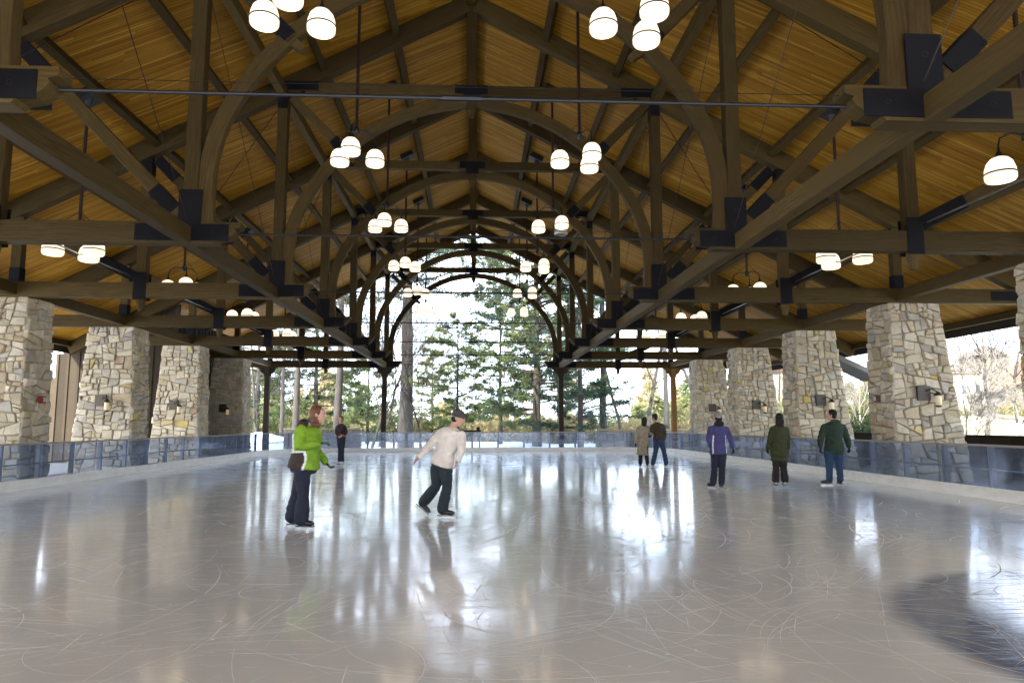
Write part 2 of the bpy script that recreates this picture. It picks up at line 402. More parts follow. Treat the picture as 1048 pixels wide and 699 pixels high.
ge = N('NewGeometry'); mp_ = N('Mapping'); mp_.inputs['Scale'].default_value = (1, 1, 2.5); tr.links.new(ge.outputs['Position'], mp_.inputs[0])
ns = N('TexNoise'); ns.inputs['Scale'].default_value = 2.2; ns.inputs['Detail'].default_value = 8; ns.inputs['Roughness'].default_value = .7; tr.links.new(mp_.outputs[0], ns.inputs[0])
rp = N('ValToRGB'); rp.color_ramp.elements[0].position = .40; rp.color_ramp.elements[0].color = (.05, .05, .05, 1); rp.color_ramp.elements[1].position = .72; rp.color_ramp.elements[1].color = (.20, .20, .20, 1)
tr.links.new(ns.outputs['Fac'], rp.inputs[0])
mx2 = N('MixShader'); tr.links.new(rp.outputs[0], mx2.inputs[0]); tr.links.new(mx.outputs[0], mx2.inputs[1]); tr.links.new(df.outputs[0], mx2.inputs[2]); tr.links.new(mx2.outputs[0], out.inputs[0])
M['acrylic'] = m

bar_root = empty('rink_barrier', (0, RYF, 0)); tag(bar_root, 'low clear panelled rink barrier with white kick plate running round the ice', 'rink barrier')
def kid(o): o.parent = bar_root; o.matrix_parent_inverse = Matrix.Translation((0, -RYF, 0)); return o
def path3(off, z): return [Vector((x, y, z)) for x, y in rink_path(off)]
kid(MB().sweep(path3(.0, .11), [(-.04, -.11), (.03, -.11), (.05, .11), (-.04, .11)], (0, 0, 1)).build('kick_plate', M['kick']))
kid(MB().sweep(path3(.03, 1.02), rect(.09, .04), (0, 0, 1)).build('top_rail', M['rail']))
kid(MB().sweep(path3(.065, .56), rect(.035, .03), (0, 0, 1)).build('middle_rail', M['bpost']))

# walk the outline and set panels and posts
def walk(off, step):
    P = rink_path(off); segs = []; acc = 0
    tot = sum(math.dist(P[i], P[i + 1]) for i in range(len(P) - 1)); n = round(tot / step); st = tot / n; res = []; d = 0; i = 0; left = 0; cum = 0
    for k in range(n + 1):
        tgt = k * st
        while i < len(P) - 2 and cum + math.dist(P[i], P[i + 1]) < tgt: cum += math.dist(P[i], P[i + 1]); i += 1
        f = (tgt - cum) / math.dist(P[i], P[i + 1]); res.append((P[i][0] + (P[i + 1][0] - P[i][0]) * f, P[i][1] + (P[i + 1][1] - P[i][1]) * f))
    return res
WP = walk(.015, 1.38)
post_me = None; pan_me = None
for i, (x, y) in enumerate(WP):
    nx, ny = WP[min(i + 1, len(WP) - 1)]; px_, py_ = WP[max(i - 1, 0)]; a = math.atan2(ny - py_, nx - px_)
    if post_me is None:
        post_me = MB().box((0, .075, .61), (.095, .09, .78)).build('post', M['bpost'], link=False).data
        pan_me = MB().box((.69, 0, .61), (1.34, .014, .765)).build('panel', M['acrylic'], link=False).data
    o = bpy.data.objects.new('post', post_me); COL.objects.link(o); o.location = (x, y, 0); o.rotation_euler = (0, 0, a); kid(o)
    if i < len(WP) - 1:
        o = bpy.data.objects.new('panel', pan_me); COL.objects.link(o); aa = math.atan2(ny - y, nx - x)
        o.location = (x, y, 0); o.rotation_euler = (0, 0, aa); o.scale = (math.dist((x, y), (nx, ny)) / 1.38, 1, 1); kid(o)

# ------------------------------------------------------------------ roof
roof = empty('roof', (0, 16, DECK0)); tag(roof, kind='structure')
def rkid(o): o.parent = roof; o.matrix_parent_inverse = Matrix.Translation((0, -16, -DECK0)); return o
for s in (-1, 1):
    L = EAVE
    poly = [(0, DECK0), (s * L, deckz(L)), (s * L, deckz(L) + .14), (0, DECK0 + .16)]
    rkid(MB().prism(poly, Y0, Y1).build('decking', M['deck']))
    rkid(MB().prism([(s * (L + .02), deckz(L) + .16), (s * (L + .08), deckz(L) + .16), (s * (L + .08), deckz(L) - .26), (s * (L + .02), deckz(L) - .26)], Y0, Y1).build('fascia_board', M['dark_wood']))
    rkid(MB().box((s * (L - .3), (Y0 + Y1) / 2, deckz(L - .3) - .11), (.16, Y1 - Y0 - .1, .2)).build('eave_beam', M['beam']))
bay = 5.2606 - .24
pm = {}
def purlin_mesh(wd, hh, key):
    if key not in pm: pm[key] = MB().sweep([(0, -bay / 2, 0), (0, bay / 2, 0)], rect(wd, hh), (0, 0, 1)).build('purlin', M['beam'], link=False).data
    return pm[key]
for s in (-1, 1):
    for x in (1.95, 3.75, 5.9, 7.75, 9.6, 11.5, 13.4):
        for i in range(0, 7):
            o = bpy.data.objects.new('purlin', purlin_mesh(.17, .26, 'a')); COL.objects.link(o)
            o.location = (s * x, TY(i) + 5.2606 / 2, deckz(x) - .135 - .06); o.rotation_euler = (0, s * math.atan(SL), 0); rkid(o)
    for x, z, k in ((4.72, raftz(4.72) + .12, 'b'), (4.78, 4.63, 'c'), (10.9, 4.68, 'c')):
        for i in range(0, 7):
            if k == 'c' and x < 5 and False: continue
            o = bpy.data.objects.new('longitudinal_beam', purlin_mesh(.2 if k == 'b' else .22, .26 if k == 'b' else .28, k)); COL.objects.link(o)
            o.location = (s * x, TY(i) + 5.2606 / 2, z); rkid(o)
for i in range(0, 7):
    o = bpy.data.objects.new('ridge_beam', purlin_mesh(.22, .34, 'r')); COL.objects.link(o); o.location = (0, TY(i) + 5.2606 / 2, DECK0 - .2); rkid(o)
# crossed bracing cables between the hammer posts
for s in (-1, 1):
    for i in range(0, 7):
        ya, yb = TY(i) + .12, TY(i + 1) - .12
        for z0, z1 in ((4.9, 9.5), (9.5, 4.9)):
            rkid(MB().sweep([(s * 4.72 + (.03 if z0 < 5 else -.03), ya, z0), (s * 4.72 + (.03 if z0 < 5 else -.03), yb, z1)], circ(.007, 5)).build('bracing_cable', M['red_rod']))
# pale conduit along the side posts
for s in (-1, 1): rkid(MB().sweep([(s * 8.2, TY(1), 5.02), (s * 8.2, TY(7), 5.02)], circ(.018, 6)).build('conduit', M['galv']))

# ------------------------------------------------------------------ trusses
def arch_pts(s):
    K = [(4.47, 4.86), (4.50, 5.4), (4.44, 6.1), (4.25, 6.75), (3.88, 7.42), (3.42, 8.0), (2.85, 8.55), (2.15, 9.02), (1.4, 9.35), (.7, 9.53), (.13, 9.6)]
    out = []
    for i in range(len(K) - 1):
        p0, p1, p2, p3 = K[max(i - 1, 0)], K[i], K[i + 1], K[min(i + 2, len(K) - 1)]
        for q in (0, .5):
            tt = q; out.append([.5 * ((2 * p1[a]) + (-p0[a] + p2[a]) * tt + (2 * p0[a] - 5 * p1[a] + 4 * p2[a] - p3[a]) * tt ** 2 + (-p0[a] + 3 * p1[a] - 3 * p2[a] + p3[a]) * tt ** 3) for a in (0, 1)])
    out.append(K[-1]); return [(s * x, 0, z) for x, z in out]
def plate_poly(root, poly, th=.30, name='steel_plate'):
    """a plate on both faces of the timber"""
    for sy in (-1, 1):
        y0 = sy * th / 2; MB().prism(poly, min(y0, y0 - sy * .02), max(y0, y0 - sy * .02)).build(name, M['steel'], root)
def make_truss():
    root = empty('roof_truss')
    m = M['beam']
    for s in (-1, 1):
        # rafter, deep, from eave to ridge
        a = Vector((s * .135, 0, raftz(.135) + .25)); b_ = Vector((s * 15.45, 0, raftz(15.45) + .25))
        bar('rafter', a, b_, .44, .26, m, root)
        # hammer beam with a shaped inner end
        xs = 3.86; z0, z1 = 4.49, 4.86
        prof = [(14.1, z0), (xs + .42, z0), (xs + .38, z0 + .05), (xs + .22, z0 + .08), (xs + .12, z0 + .15), (xs + .07, z0 + .22), (xs + .10, z0 + .25), (xs, z0 + .28), (xs, z1), (14.1 - .1, z1)]
        MB().prism([(s * x, z) for x, z in prof], -.12, .12).build('hammer_beam', m, root)
        bar('hammer_post', (s * 4.72, 0, z1 + .004), (s * 4.72, 0, raftz(4.72) + .0), .25, .22, m, root)
        bar('collar_beam', (s * .13, 0, 9.9), (s * (RAFT0 - 9.9) / SL, 0, 9.9), .27, .20, m, root)
        MB().sweep(arch_pts(s), rect(.27, .17), (0, 1, 0)).build('arched_brace', m, root)
        # slanting tie that crosses the arch under the collar
        bar('inner_brace', (s * 4.5, 0, 9.62), (s * 3.12, 0, 8.2), .22, .21, m, root)
        MB().prism([(s * 3.20, 8.38), (s * 3.35, 8.22), (s * 2.98, 7.98), (s * 2.88, 8.06)], -.07, .07).build('brace_tip', m, root)
        bar('steel_sleeve', (s * 3.45, 0, 8.54), (s * 3.16, 0, 8.24), .25, .25, M['steel'], root)
        bar('outer_strut', (s * 4.9, 0, 4.98), (s * 7.72, 0, 7.95), .23, .15, m, root)
        bar('steel_sleeve', (s * 5.0, 0, 5.08), (s * 5.35, 0, 5.45), .25, .19, M['steel'], root)
        bar('steel_sleeve', (s * 7.25, 0, 7.46), (s * 7.72, 0, 7.95), .26, .20, M['steel'], root)
        bar('side_post', (s * 7.95, 0, z1 + .003), (s * 7.95, 0, raftz(7.95)), .24, .20, m, root)
        bar('steel_sleeve', (s * 7.95, 0, 7.55), (s * 7.95, 0, raftz(7.95) - .01), .26, .23, M['steel'], root)
        MB().lathe([(.0, -.34), (.07, -.30), (.08, -.2), (.11, -.12), (.11, 0)], (s * 7.95, 0, z0 - .002), 8).build('pendant', m, root)
        bar('side_brace', (s * 8.1, 0, 5.0), (s * 10.75, 0, 6.35), .22, .16, m, root)
        bar('steel_sleeve', (s * 8.12, 0, 5.01), (s * 8.95, 0, 5.435), .25, .20, M['steel'], root)
        bar('wall_post', (s * 10.9, 0, z1 + .003), (s * 10.9, 0, raftz(10.9)), .24, .20, m, root)
        bar('steel_sleeve', (s * 10.9, 0, z1 + .002), (s * 10.9, 0, z1 + .34), .26, .23, M['steel'], root)
        # steel plates on the faces of the timbers
        plate_poly(root, [(s * x, z) for x, z in ((4.05, 4.53), (5.6, 4.53), (5.6, 4.82), (4.90, 4.82), (4.90, 5.42), (4.52, 5.42), (4.52, 4.82), (4.05, 4.82))], .27)
        plate_poly(root, [(s * x, z) for x, z in ((3.85, 9.80), (4.60, 9.80), (4.60, 9.32), (4.84, 9.32), (4.84, 9.56), (4.75, 10.03), (3.85, 10.03))], .29)
        plate_poly(root, [(s * x, z) for x, z in ((7.80, 4.44), (8.10, 4.44), (8.10, 5.10), (7.80, 5.10))], .27)
        plate_poly(root, [(s * x, z) for x, z in ((13.3, 4.56), (14.0, 4.56), (14.0, 4.80), (13.3, 4.80))], .27)
        # bolts on the inner plate
        for bx, bz in ((4.3, 4.68), (4.72, 4.68), (5.4, 4.68), (4.72, 5.2)):
            MB().lathe([(.0, -.025), (.03, -.022), (.03, 0)], (s * bx, -.136, bz), 6, ax=(0, -1, 0)).build('bolt', M['galv'], root)
    bar('king_post', (0, 0, 9.38), (0, 0, DECK0 - .38), .25, .25, m, root)
    MB().lathe([(.0, -.20), (.06, -.16), (.09, -.08), (.125, 0)], (0, 0, 9.38), 8).build('pendant', m, root)
    plate_poly(root, [(-.42, 9.80), (-.42, 10.02), (.42, 10.02), (.42, 9.80), (.2, 9.80), (.2, 9.62), (-.2, 9.62), (-.2, 9.80)], .28)
    MB().sweep([(-3.92, 0, 4.68), (3.92, 0, 4.68)], circ(.020, 8)).build('tie_rod', M['rod'], root)
    MB().sweep([(-.25, 0, 4.68), (-.21, 0, 4.68), (-.18, 0, 4.68), (.18, 0, 4.68), (.21, 0, 4.68), (.25, 0, 4.68)], circ(.036, 8), scales=[.5, .6, 1, 1, .6, .5]).build('turnbuckle', M['rod'], root)
    MB().sweep([(-3.92, -.02, 4.79), (3.92, -.02, 4.79)], circ(.004, 4)).build('cable', M['rod'], root)
    return root
T0 = make_truss()
LBL = {0: 'dark timber roof truss right above the camera, cut off by the photo', 1: 'nearest timber truss in view, its big hammer beams at the upper left and right corners',
       2: 'second timber truss from the camera, its tie rod level with the third row of lamps',
       3: 'third timber truss, its hammer beams resting on the nearest lit stone pillars', 4: 'fourth timber truss from the camera, dark collar behind the lamp clusters',
       5: 'fifth timber truss from the camera, second row before the open gable', 6: 'sixth timber truss, the last one before the gable end truss'}
GT = 'timber trusses along the pavilion roof'
for i in range(0, 8):
    o = T0 if i == 1 else copy_tree(T0)
    o.location = (0, TY(i) if i < 7 else 38.36, 0)
    if i < 7: tag(o, LBL[i], 'roof truss', GT)
    else:
        tag(o, 'gable end timber truss standing on four wooden posts at the far end', 'roof truss', GT)
        for x in (-11.0, -4.78, 4.78, 11.0):
            pm_ = M['sunlit_post_wood'] if x > 10 else M['dark_wood']  # sunlit orange of the right outer post is put into its timber colour
            bar('post', (x, 0, 0), (x, 0, 4.488), .26, .26, pm_, o)
            for sx in (-1, 1):
                MB().prism([(x + sx * .131, 4.05), (x + sx * .16, 4.0), (x + sx * .2, 4.15), (x + sx * .36, 4.24), (x + sx * .40, 4.40), (x + sx * .55, 4.484), (x + sx * .131, 4.484)], -.09, .09).build('bracket', pm_, o)
            MB().box((x, 0, .62), (.30, .30, .03)).build('band', M['steel'], o)

# ------------------------------------------------------------------ stone pillars
def clip(poly, nx, ny, d):
    out = []; n = len(poly)
    for i in range(n):
        a, b = poly[i], poly[(i + 1) % n]; da = a[0] * nx + a[1] * ny - d; db = b[0] * nx + b[1] * ny - d
        if da <= 0: out.append(a)
        if (da < 0 < db) or (db < 0 < da): f = da / (da - db); out.append((a[0] + (b[0] - a[0]) * f, a[1] + (b[1] - a[1]) * f))
    return out
def face_cells(W, H, rnd, size=1.0):
    size *= 1.05
    """irregular squared rubble: the face is cut again and again by slightly tilted lines"""
    cells = []
    def area(pp): return abs(sum(pp[k][0] * pp[(k + 1) % len(pp)][1] - pp[(k + 1) % len(pp)][0] * pp[k][1] for k in range(len(pp)))) / 2
    def rec(p):
        xs = [q[0] for q in p]; zs = [q[1] for q in p]; w_, h_ = max(xs) - min(xs), max(zs) - min(zs); A = area(p)
        lim = rnd.choice([.035, .055, .075, .10, .15]) * size ** 2
        if A < lim and w_ / max(h_, .01) < 3.2 and h_ / max(w_, .01) < 1.5 or A < .014:
            pp = []
            for v_ in p:
                if not pp or math.dist(v_, pp[-1]) > .03: pp.append(v_)
            if len(pp) > 2 and math.dist(pp[0], pp[-1]) < .03: pp.pop()
            if len(pp) < 3 or area(pp) < .003: return
            # chip a corner off now and then
            if len(pp) == 4 and rnd.random() < .6:
                k = rnd.randrange(4); a, b_, c = pp[k - 1], pp[k], pp[(k + 1) % 4]; f1, f2 = rnd.uniform(.12, .35), rnd.uniform(.12, .35)
                n1 = (b_[0] + (a[0] - b_[0]) * f1, b_[1] + (a[1] - b_[1]) * f1); n2 = (b_[0] + (c[0] - b_[0]) * f2, b_[1] + (c[1] - b_[1]) * f2)
                pp = [q for q in pp[:k]] + [n1, n2] + [q for q in pp[k + 1:]]
            cells.append(pp); return
        horiz = h_ * rnd.uniform(1.0, 1.9) > w_
        cx = min(xs) + w_ * rnd.uniform(.34, .66); cz = min(zs) + h_ * rnd.uniform(.34, .66)
        tilt = rnd.gauss(0, .10 if A > .5 else .17)
        a = (math.pi / 2 if horiz else 0) + tilt; nx, nz = math.cos(a), math.sin(a); d = cx * nx + cz * nz
        p1 = clip(p, nx, nz, d); p2 = clip(p, -nx, -nz, -d)
        for q in (p1, p2):
            if len(q) >= 3: rec(q)
    rec([(0, 0), (W, 0), (W, H), (0, H)])
    return cells
def stone_mb(mb, poly, place, rnd, mi=0):
    """poly in face coords; place(s,z,out) -> world"""
    n = len(poly); cx = sum(p[0] for p in poly) / n; cz = sum(p[1] for p in poly) / n; b = len(mb.v)
    pr = rnd.uniform(.02, .095); tx, tz = rnd.uniform(-.05, .05), rnd.uniform(-.05, .05)
    ring = []
    dm = [max(.05, math.hypot(p[0] - cx, p[1] - cz)) for p in poly]
    for lev, (gap, out) in enumerate(((.007, -.02), (.009, .55), (.030, 1.0))):
        for k, p in enumerate(poly):
            f = 1 - gap / dm[k] * 1.2; x = cx + (p[0] - cx) * f; z = cz + (p[1] - cz) * f
            o = out if out < 0 else out * pr + (x - cx) * tx + (z - cz) * tz + (rnd.uniform(-.006, .006) if lev else 0)
            mb.v.append(place(x, z, o))
    mb.v.append(place(cx + rnd.uniform(-.02, .02), cz + rnd.uniform(-.02, .02), pr * 1.08 + rnd.uniform(-.004, .008)))
    for l in range(2):
        for k in range(n): k2 = (k + 1) % n; mb.face((b + l * n + k, b + l * n + k2, b + (l + 1) * n + k2, b + (l + 1) * n + k), None, mi)
    for k in range(n): mb.face((b + 2 * n + k, b + 2 * n + (k + 1) % n, b + 3 * n), None, mi)
PH = 4.46
def make_pillar(side, yf, label, single, seed, D=1.05):
    rnd = random.Random(seed); root = empty('stone_pillar', (side * 11.2, yf + D / 2, 0))
    tag(root, label, 'stone pillar', 'stone pillars along both sides of the rink')
    if side > 0: xi0, xi1, xo0, xo1 = 10.56, 10.64, 12.42, 11.86
    else: xi0, xi1, xo0, xo1 = -10.44, -10.58, -12.22, -11.86
    C = Vector((side * 11.2, yf + D / 2, 0))
    def corner(x_in, front, z):
        f = z / PH; x = (xi0 + (xi1 - xi0) * f) if x_in else (xo0 + (xo1 - xo0) * f)
        y = yf + (.04 * f if front else D - .04 * f); return Vector((x, y, z))
    mb = MB()
    for z in (0, PH):
        for a, b_ in ((1, 1), (0, 1), (0, 0), (1, 0)): mb.v.append(corner(a, b_, z) - C)
    for q in ((0, 1, 5, 4), (1, 2, 6, 5), (2, 3, 7, 6), (3, 0, 4, 7), (4, 5, 6, 7)): mb.face(q)
    mb.build('mortar_core', M['mortar'], root)
    faces = {'front': ((1, 1), (0, 1), Vector((0, -1, 0))), 'inner': ((1, 0), (1, 1), Vector((-side, 0, 0))), 'outer': ((0, 1), (0, 0), Vector((side, 0, 0))), 'back': ((0, 0), (1, 0), Vector((0, 1, 0)))}
    rest = MB()
    for nm, (ca, cb_, nrm) in faces.items():
        W = (corner(*ca, 0) - corner(*cb_, 0)).length; ext = .04
        cells = face_cells(W + 2 * ext, PH + .03, rnd, 1.0 if single or nm in ('front', 'inner') else 1.4)
        def place(x, z, o, ca=ca, cb_=cb_, nrm=nrm, W=W, ext=ext):
            f = (x - ext) / W; zz = z; a = corner(*ca, min(zz, PH)); b2 = corner(*cb_, min(zz, PH)); p = a + (b2 - a) * f; p.z = zz; return p + nrm * o - C
        for poly in cells:
            # outline to be wound so that stones face outwards
            mi = rnd.choices(range(6), WEI)[0]
            if single and nm in ('front', 'inner'):
                s_ = MB(); stone_mb(s_, poly, place, rnd); c0 = sum(s_.v, Vector()) / len(s_.v); s_.v = [q - c0 for q in s_.v]
                o = s_.build('stone', STONES[mi], root, False); o.location = c0
            else: stone_mb(rest, poly, place, rnd, mi)
    if rest.f: tag(rest.build('stonework', STONES, root, False), kind='stuff')
    # cap stones
    cap = MB(); x0, x1 = sorted((xi1, xo1)); x = x0
    while x < x1 - .05:
        wd = min(rnd.uniform(.3, .5), x1 - x); cap.box(Vector((x + wd / 2, yf + D / 2, PH + .018)) - C, (wd - .02, D - .05, .05 + rnd.uniform(0, .02))); x += wd
    cap.build('cap_stone', STONES[1], root)
    return root
ORD = {1: 'nearest', 2: 'second', 3: 'third', 4: 'fourth', 5: 'fifth', 6: 'sixth'}
PL = {(-1, 3): 'sunlit stone pillar cut by the left edge of the photo, red alarm box on its side', (-1, 4): 'bright stone pillar in front of the grey board wall, round yellow stone near its top',
      (-1, 5): 'stone pillar on the left just past the grey board wall', (-1, 6): 'shaded brown stone pillar farthest along the left side',
      (1, 2): 'stone pillar just showing at the right edge of the photo', (1, 3): 'largest stone pillar in view, on the right with a lantern and a bright far edge',
      (1, 4): 'stone pillar behind the skater in the green parka', (1, 5): 'stone pillar behind the skater in the dark green coat', (1, 6): 'stone pillar behind the skater in the purple jacket, farthest on the right',
      (-1, 2): 'unseen stone pillar outside the left edge, level with the second truss', (-1, 1): 'unseen stone pillar outside the left edge, level with the nearest truss', (1, 1): 'unseen stone pillar outside the right edge, level with the nearest truss'}  # unseen pillars of this line are added to block light from the sides
for (s, i), lb in PL.items(): make_pillar(s, TY(i) - .1, lb, i in (3, 4), 100 + i * 2 + s)

# ------------------------------------------------------------------ board wall of the side building (left)
bw = empty('board_wall', (-13.7, TY(5) + .6, 0)); tag(bw, 'grey brown vertical board wall closing the left side behind the pillars', 'board wall')
yw = TY(5) + .6
def wkid(o): o.parent = bw; o.matrix_parent_inverse = Matrix.Translation((13.7, -yw, 0)); return o
x = -19.0; rnd = random.Random(5)
while x < -11.9:
    wd = .40; xe = min(x + wd, -11.75); z1 = deckz((x + xe) / 2) + .02
    if x < -16.3: z1 = 3.3
    wkid(MB().prism([(x + .004, 0), (xe - .004, 0), (xe - .004, min(deckz(x), deckz(xe), z1) - .01), (x + .004, min(deckz(x), deckz(xe), z1) - .01)], yw, yw + .03 + rnd.uniform(0, .004)).build('board', M['siding']))
    wkid(MB().box((x, yw - .02, (z1 - .1) / 2), (.10, .035, z1 - .14)).build('batten', M['siding'])); x += wd
wkid(MB().box((-11.70, yw, 3.2), (.16, .14, 6.0)).build('corner_post', M['siding']))
wkid(MB().box((-13.9, yw + .12, 3.0), (4.3, .16, 6.0 - .9)).build('wall_core', M['dark_wood']))
y = yw + .1
while y < TY(7) - 1.5:
    wkid(MB().box((-12.3, y + .2, 2.95), (.04, .385, 5.9)).build('board', M['dark_wood'])); wkid(MB().box((-12.26, y, 2.95), (.035, .08, 5.9)).build('batten', M['dark_wood'])); y += .4
# roof rafter tail trim along the top of that wall
# ------------------------------------------------------------------ hanging lamps
m = bpy.data.materials.new('lit lamp glass'); m.use_nodes = True; b = m.node_tree.nodes['Principled BSDF']
b.inputs['Base Color'].default_value = (.9, .85, .75, 1); b.inputs['Roughness'].default_value = .3
b.inputs['Emission Color'].default_value = (1, .80, .52, 1); b.inputs['Emission Strength'].default_value = LAMP_STRENGTH; M['lit'] = m
_t = NT(m); _tc = _t.n('TexCoord'); _s = _t.n('SeparateXYZ'); _t.l(_tc.outputs['Object'], _s.inputs[0])
_e = _t.ramp(_t.math('MULTIPLY', _s.outputs[2], 2.6), [(.0, (.62, .62, .62)), (.25, (1, 1, 1)), (.6, (1.25, 1.25, 1.25)), (1, (.8, .8, .8))])
_t.l(_t.math('MULTIPLY', _e, LAMP_STRENGTH), _t.b.inputs['Emission Strength'])
M['unlit'] = mat('unlit lamp glass', (.55, .53, .50), .25)
M['bulb'] = M['lit']
def lamp_shade(parent, loc, lit=True):
    mm = M['lit'] if lit else M['unlit']
    o = MB().lathe([(.165, 0), (.185, .004), (.200, .03), (.202, .10), (.193, .18), (.165, .27), (.113, .33), (.04, .36), (0, .362)], (0, 0, 0), 20).build('lamp_shade', mm, parent, True); o.location = loc
    if not lit: o['label'] = 'unlit grey glass shade'
    MB().lathe([(.201, .095), (.209, .10), (.209, .115), (.201, .12)], (0, 0, 0), 20).build('band', M['rod'], o, True)
    MB().lathe([(.045, .35), (.05, .40), (.02, .44), (.012, .52), (0, .52)], (0, 0, 0), 8).build('cap', M['rod'], o, True)
    return o
def pendant(name, x, y, zb, angs, label, group, stem_top, unlit=(), drop=(0, 0, 0)):
    root = empty(name, (x, y, zb)); tag(root, label, 'pendant light', group)
    hz = .62
    for k, a in enumerate(angs):
        a = R(a); r = .43 if len(angs) > 2 else .42; ex, ey = r * math.cos(a), r * math.sin(a)
        MB().sweep([(0, 0, hz + .06), (ex * .5, ey * .5, hz + .10), (ex * .92, ey * .92, hz + .02), (ex, ey, hz - .10 + drop[k])], circ(.013, 6), (0, 0, 1)).build('arm', M['rod'], root)
        MB().sweep([(0, 0, hz + .34), (ex * .75, ey * .75, hz + .07)], circ(.006, 5), (0, 0, 1)).build('stay', M['rod'], root)
        lamp_shade(root, (ex, ey, drop[k]), k not in unlit)
    MB().lathe([(0, hz - .02), (.06, hz), (.06, hz + .12), (.03, hz + .16), (0, hz + .16)], n=10).build('hub', M['rod'], root, True)
    MB().sweep([(0, 0, hz + .1), (0, 0, stem_top - zb)], circ(.034, 8), (0, 1, 0)).build('stem', M['red_rod'], root)
    s = 1 if x > 0 else -1
    c = MB().box((0, 0, 0), (.50, .46, .22), 0, taper=.9).build('canopy', M['canopy'], root); c.location = (0, 0, stem_top - zb + .02); c.rotation_euler = (0, s * math.atan(SL), 0)
    k_ = MB().lathe([(.03, -.24), (.07, -.2), (.10, -.08)], n=10).build('swivel', M['canopy'], root, True); k_.location = (0, 0, stem_top - zb + .02)
    return root
names = ['nearest', 'second', 'third', 'fourth', 'fifth', 'farthest']
where = ['cut by the photo top', 'before the third truss', 'under the third collar beam', 'before the bright gable', 'small in the gable', 'faint before far pines']
for i in range(6):
    y = TY(i + 1) + 2.63
    for s in (-1, 1):
        angs = (277, 37, 165) if s < 0 else (-62, 52, 172)
        if i == 1 and s < 0: angs = (265, 30, 152)
        if i == 2 and s < 0: angs = (268, 25, 148)
        side = 'left' if s < 0 else 'right'
        u = (1,) if (i == 2 and s > 0) else ()
        lb = f'{names[i]} cluster of three bell lamps, {side} row, {where[i]}'
        if u: lb = 'third lamp cluster in the right row, one of its three bells unlit and grey'
        pendant('pendant_light', s * 2.40 - .03, y, 7.0, angs, lb, 'three bell lamp clusters in two rows', deckz(2.4) - .10, u)
for i in range(0, 5):
    y = TY(i + 1) + 2.63
    for s in (-1, 1):
        side = 'left' if s < 0 else 'right'
        zb = 4.88 if i < 2 else 5.12
        if i == 0 and s < 0: continue
        angs = ((200, -20, 90) if i < 2 else (60, 180, 300)) if not (i == 0) else (180, 20, -20)
        lb = {0: 'bell lamps hanging low at the right edge of the photo, before the second truss', 1: f'low {side} side lamp half hidden behind the second hammer beam',
              2: f'low {side} side lamp seen above the third hammer beam', 3: f'small low {side} side lamp above the fourth hammer beam', 4: f'tiny low {side} side lamp just before the sixth truss'}[i]
        pendant('side_pendant_light', s * 8.05, y, zb, angs, lb, 'low side lamps over the barrier', deckz(8.05) - .1)

# ------------------------------------------------------------------ lanterns and boxes on the pillars
M['bronze'] = mat('dark bronze', (.045, .035, .022), .5, .4)
m = bpy.data.materials.new('lantern glass'); m.use_nodes = True; b = m.node_tree.nodes['Principled BSDF']
b.inputs['Base Color'].default_value = (.6, .5, .3, 1); b.inputs['Emission Color'].default_value = (1, .75, .42, 1); b.inputs['Emission Strength'].default_value = .03; M['lantern'] = m
M['redbox'] = mat('red alarm box', (.25, .035, .02), .5); M['brownbox'] = mat('brown box', (.12, .06, .035), .6)
def sconce(x, y, z, label):
    r = empty('wall_lantern', (x, y, z)); tag(r, label, 'wall lantern', 'lanterns on the pillar fronts')
    MB().box((0, .0, 0), (.32, .07, .36)).build('back_plate', M['bronze'], r)
    MB().sweep([(.05, -.03, .05), (.14, -.14, .10), (.26, -.16, .02)], circ(.02, 6), (0, 0, 1)).build('arm', M['bronze'], r)
    MB().lathe([(.0, .03), (.04, .02), (.10, -.05), (.105, -.07), (.02, -.07)], (.27, -.16, 0), 10).build('hood', M['bronze'], r, True)
    MB().lathe([(.0, -.31), (.065, -.31), (.07, -.2), (.065, -.07)], (.27, -.16, 0), 10).build('glass', M['lantern'], r, True)
    MB().lathe([(.0, -.36), (.05, -.35), (.08, -.31), (.0, -.30)], (.27, -.16, 0), 10).build('foot', M['bronze'], r, True)
for s, i, lb in ((1, 3, 'lit lantern on a square plate on the largest right hand pillar'), (1, 4, 'lantern on the pillar beside the green parka'), (1, 5, 'lantern on the second farthest pillar on the right'),
                 (1, 6, 'small lantern on the farthest pillar on the right'), (-1, 4, 'dark lantern on the bright pillar before the board wall'), (-1, 5, 'lantern on the pillar just past the board wall'), (-1, 6, 'lantern on the shaded farthest left pillar')):
    sconce(11.28 if s > 0 else -11.35, TY(i) - .20, 2.2, lb)
def wbox(x, y, z, m, lb, nm, cat):
    r = empty(nm, (x, y, z)); tag(r, lb, cat)
    MB().box((0, 0, 0), (.10, .15, .18)).build('case', m, r)
    MB().box((-.055 if x > 0 else .055, 0, 0), (.02, .09, .10)).build('face_plate', M['galv'], r)
wbox(-10.36, TY(3) + .45, 2.06, M['redbox'], 'small red alarm box on the shaded side of the left edge pillar', 'alarm_box', 'alarm box')
wbox(10.46, TY(3) + .45, 2.08, M['brownbox'], 'small brown box on the inner side of the largest right pillar', 'switch_box', 'switch box')
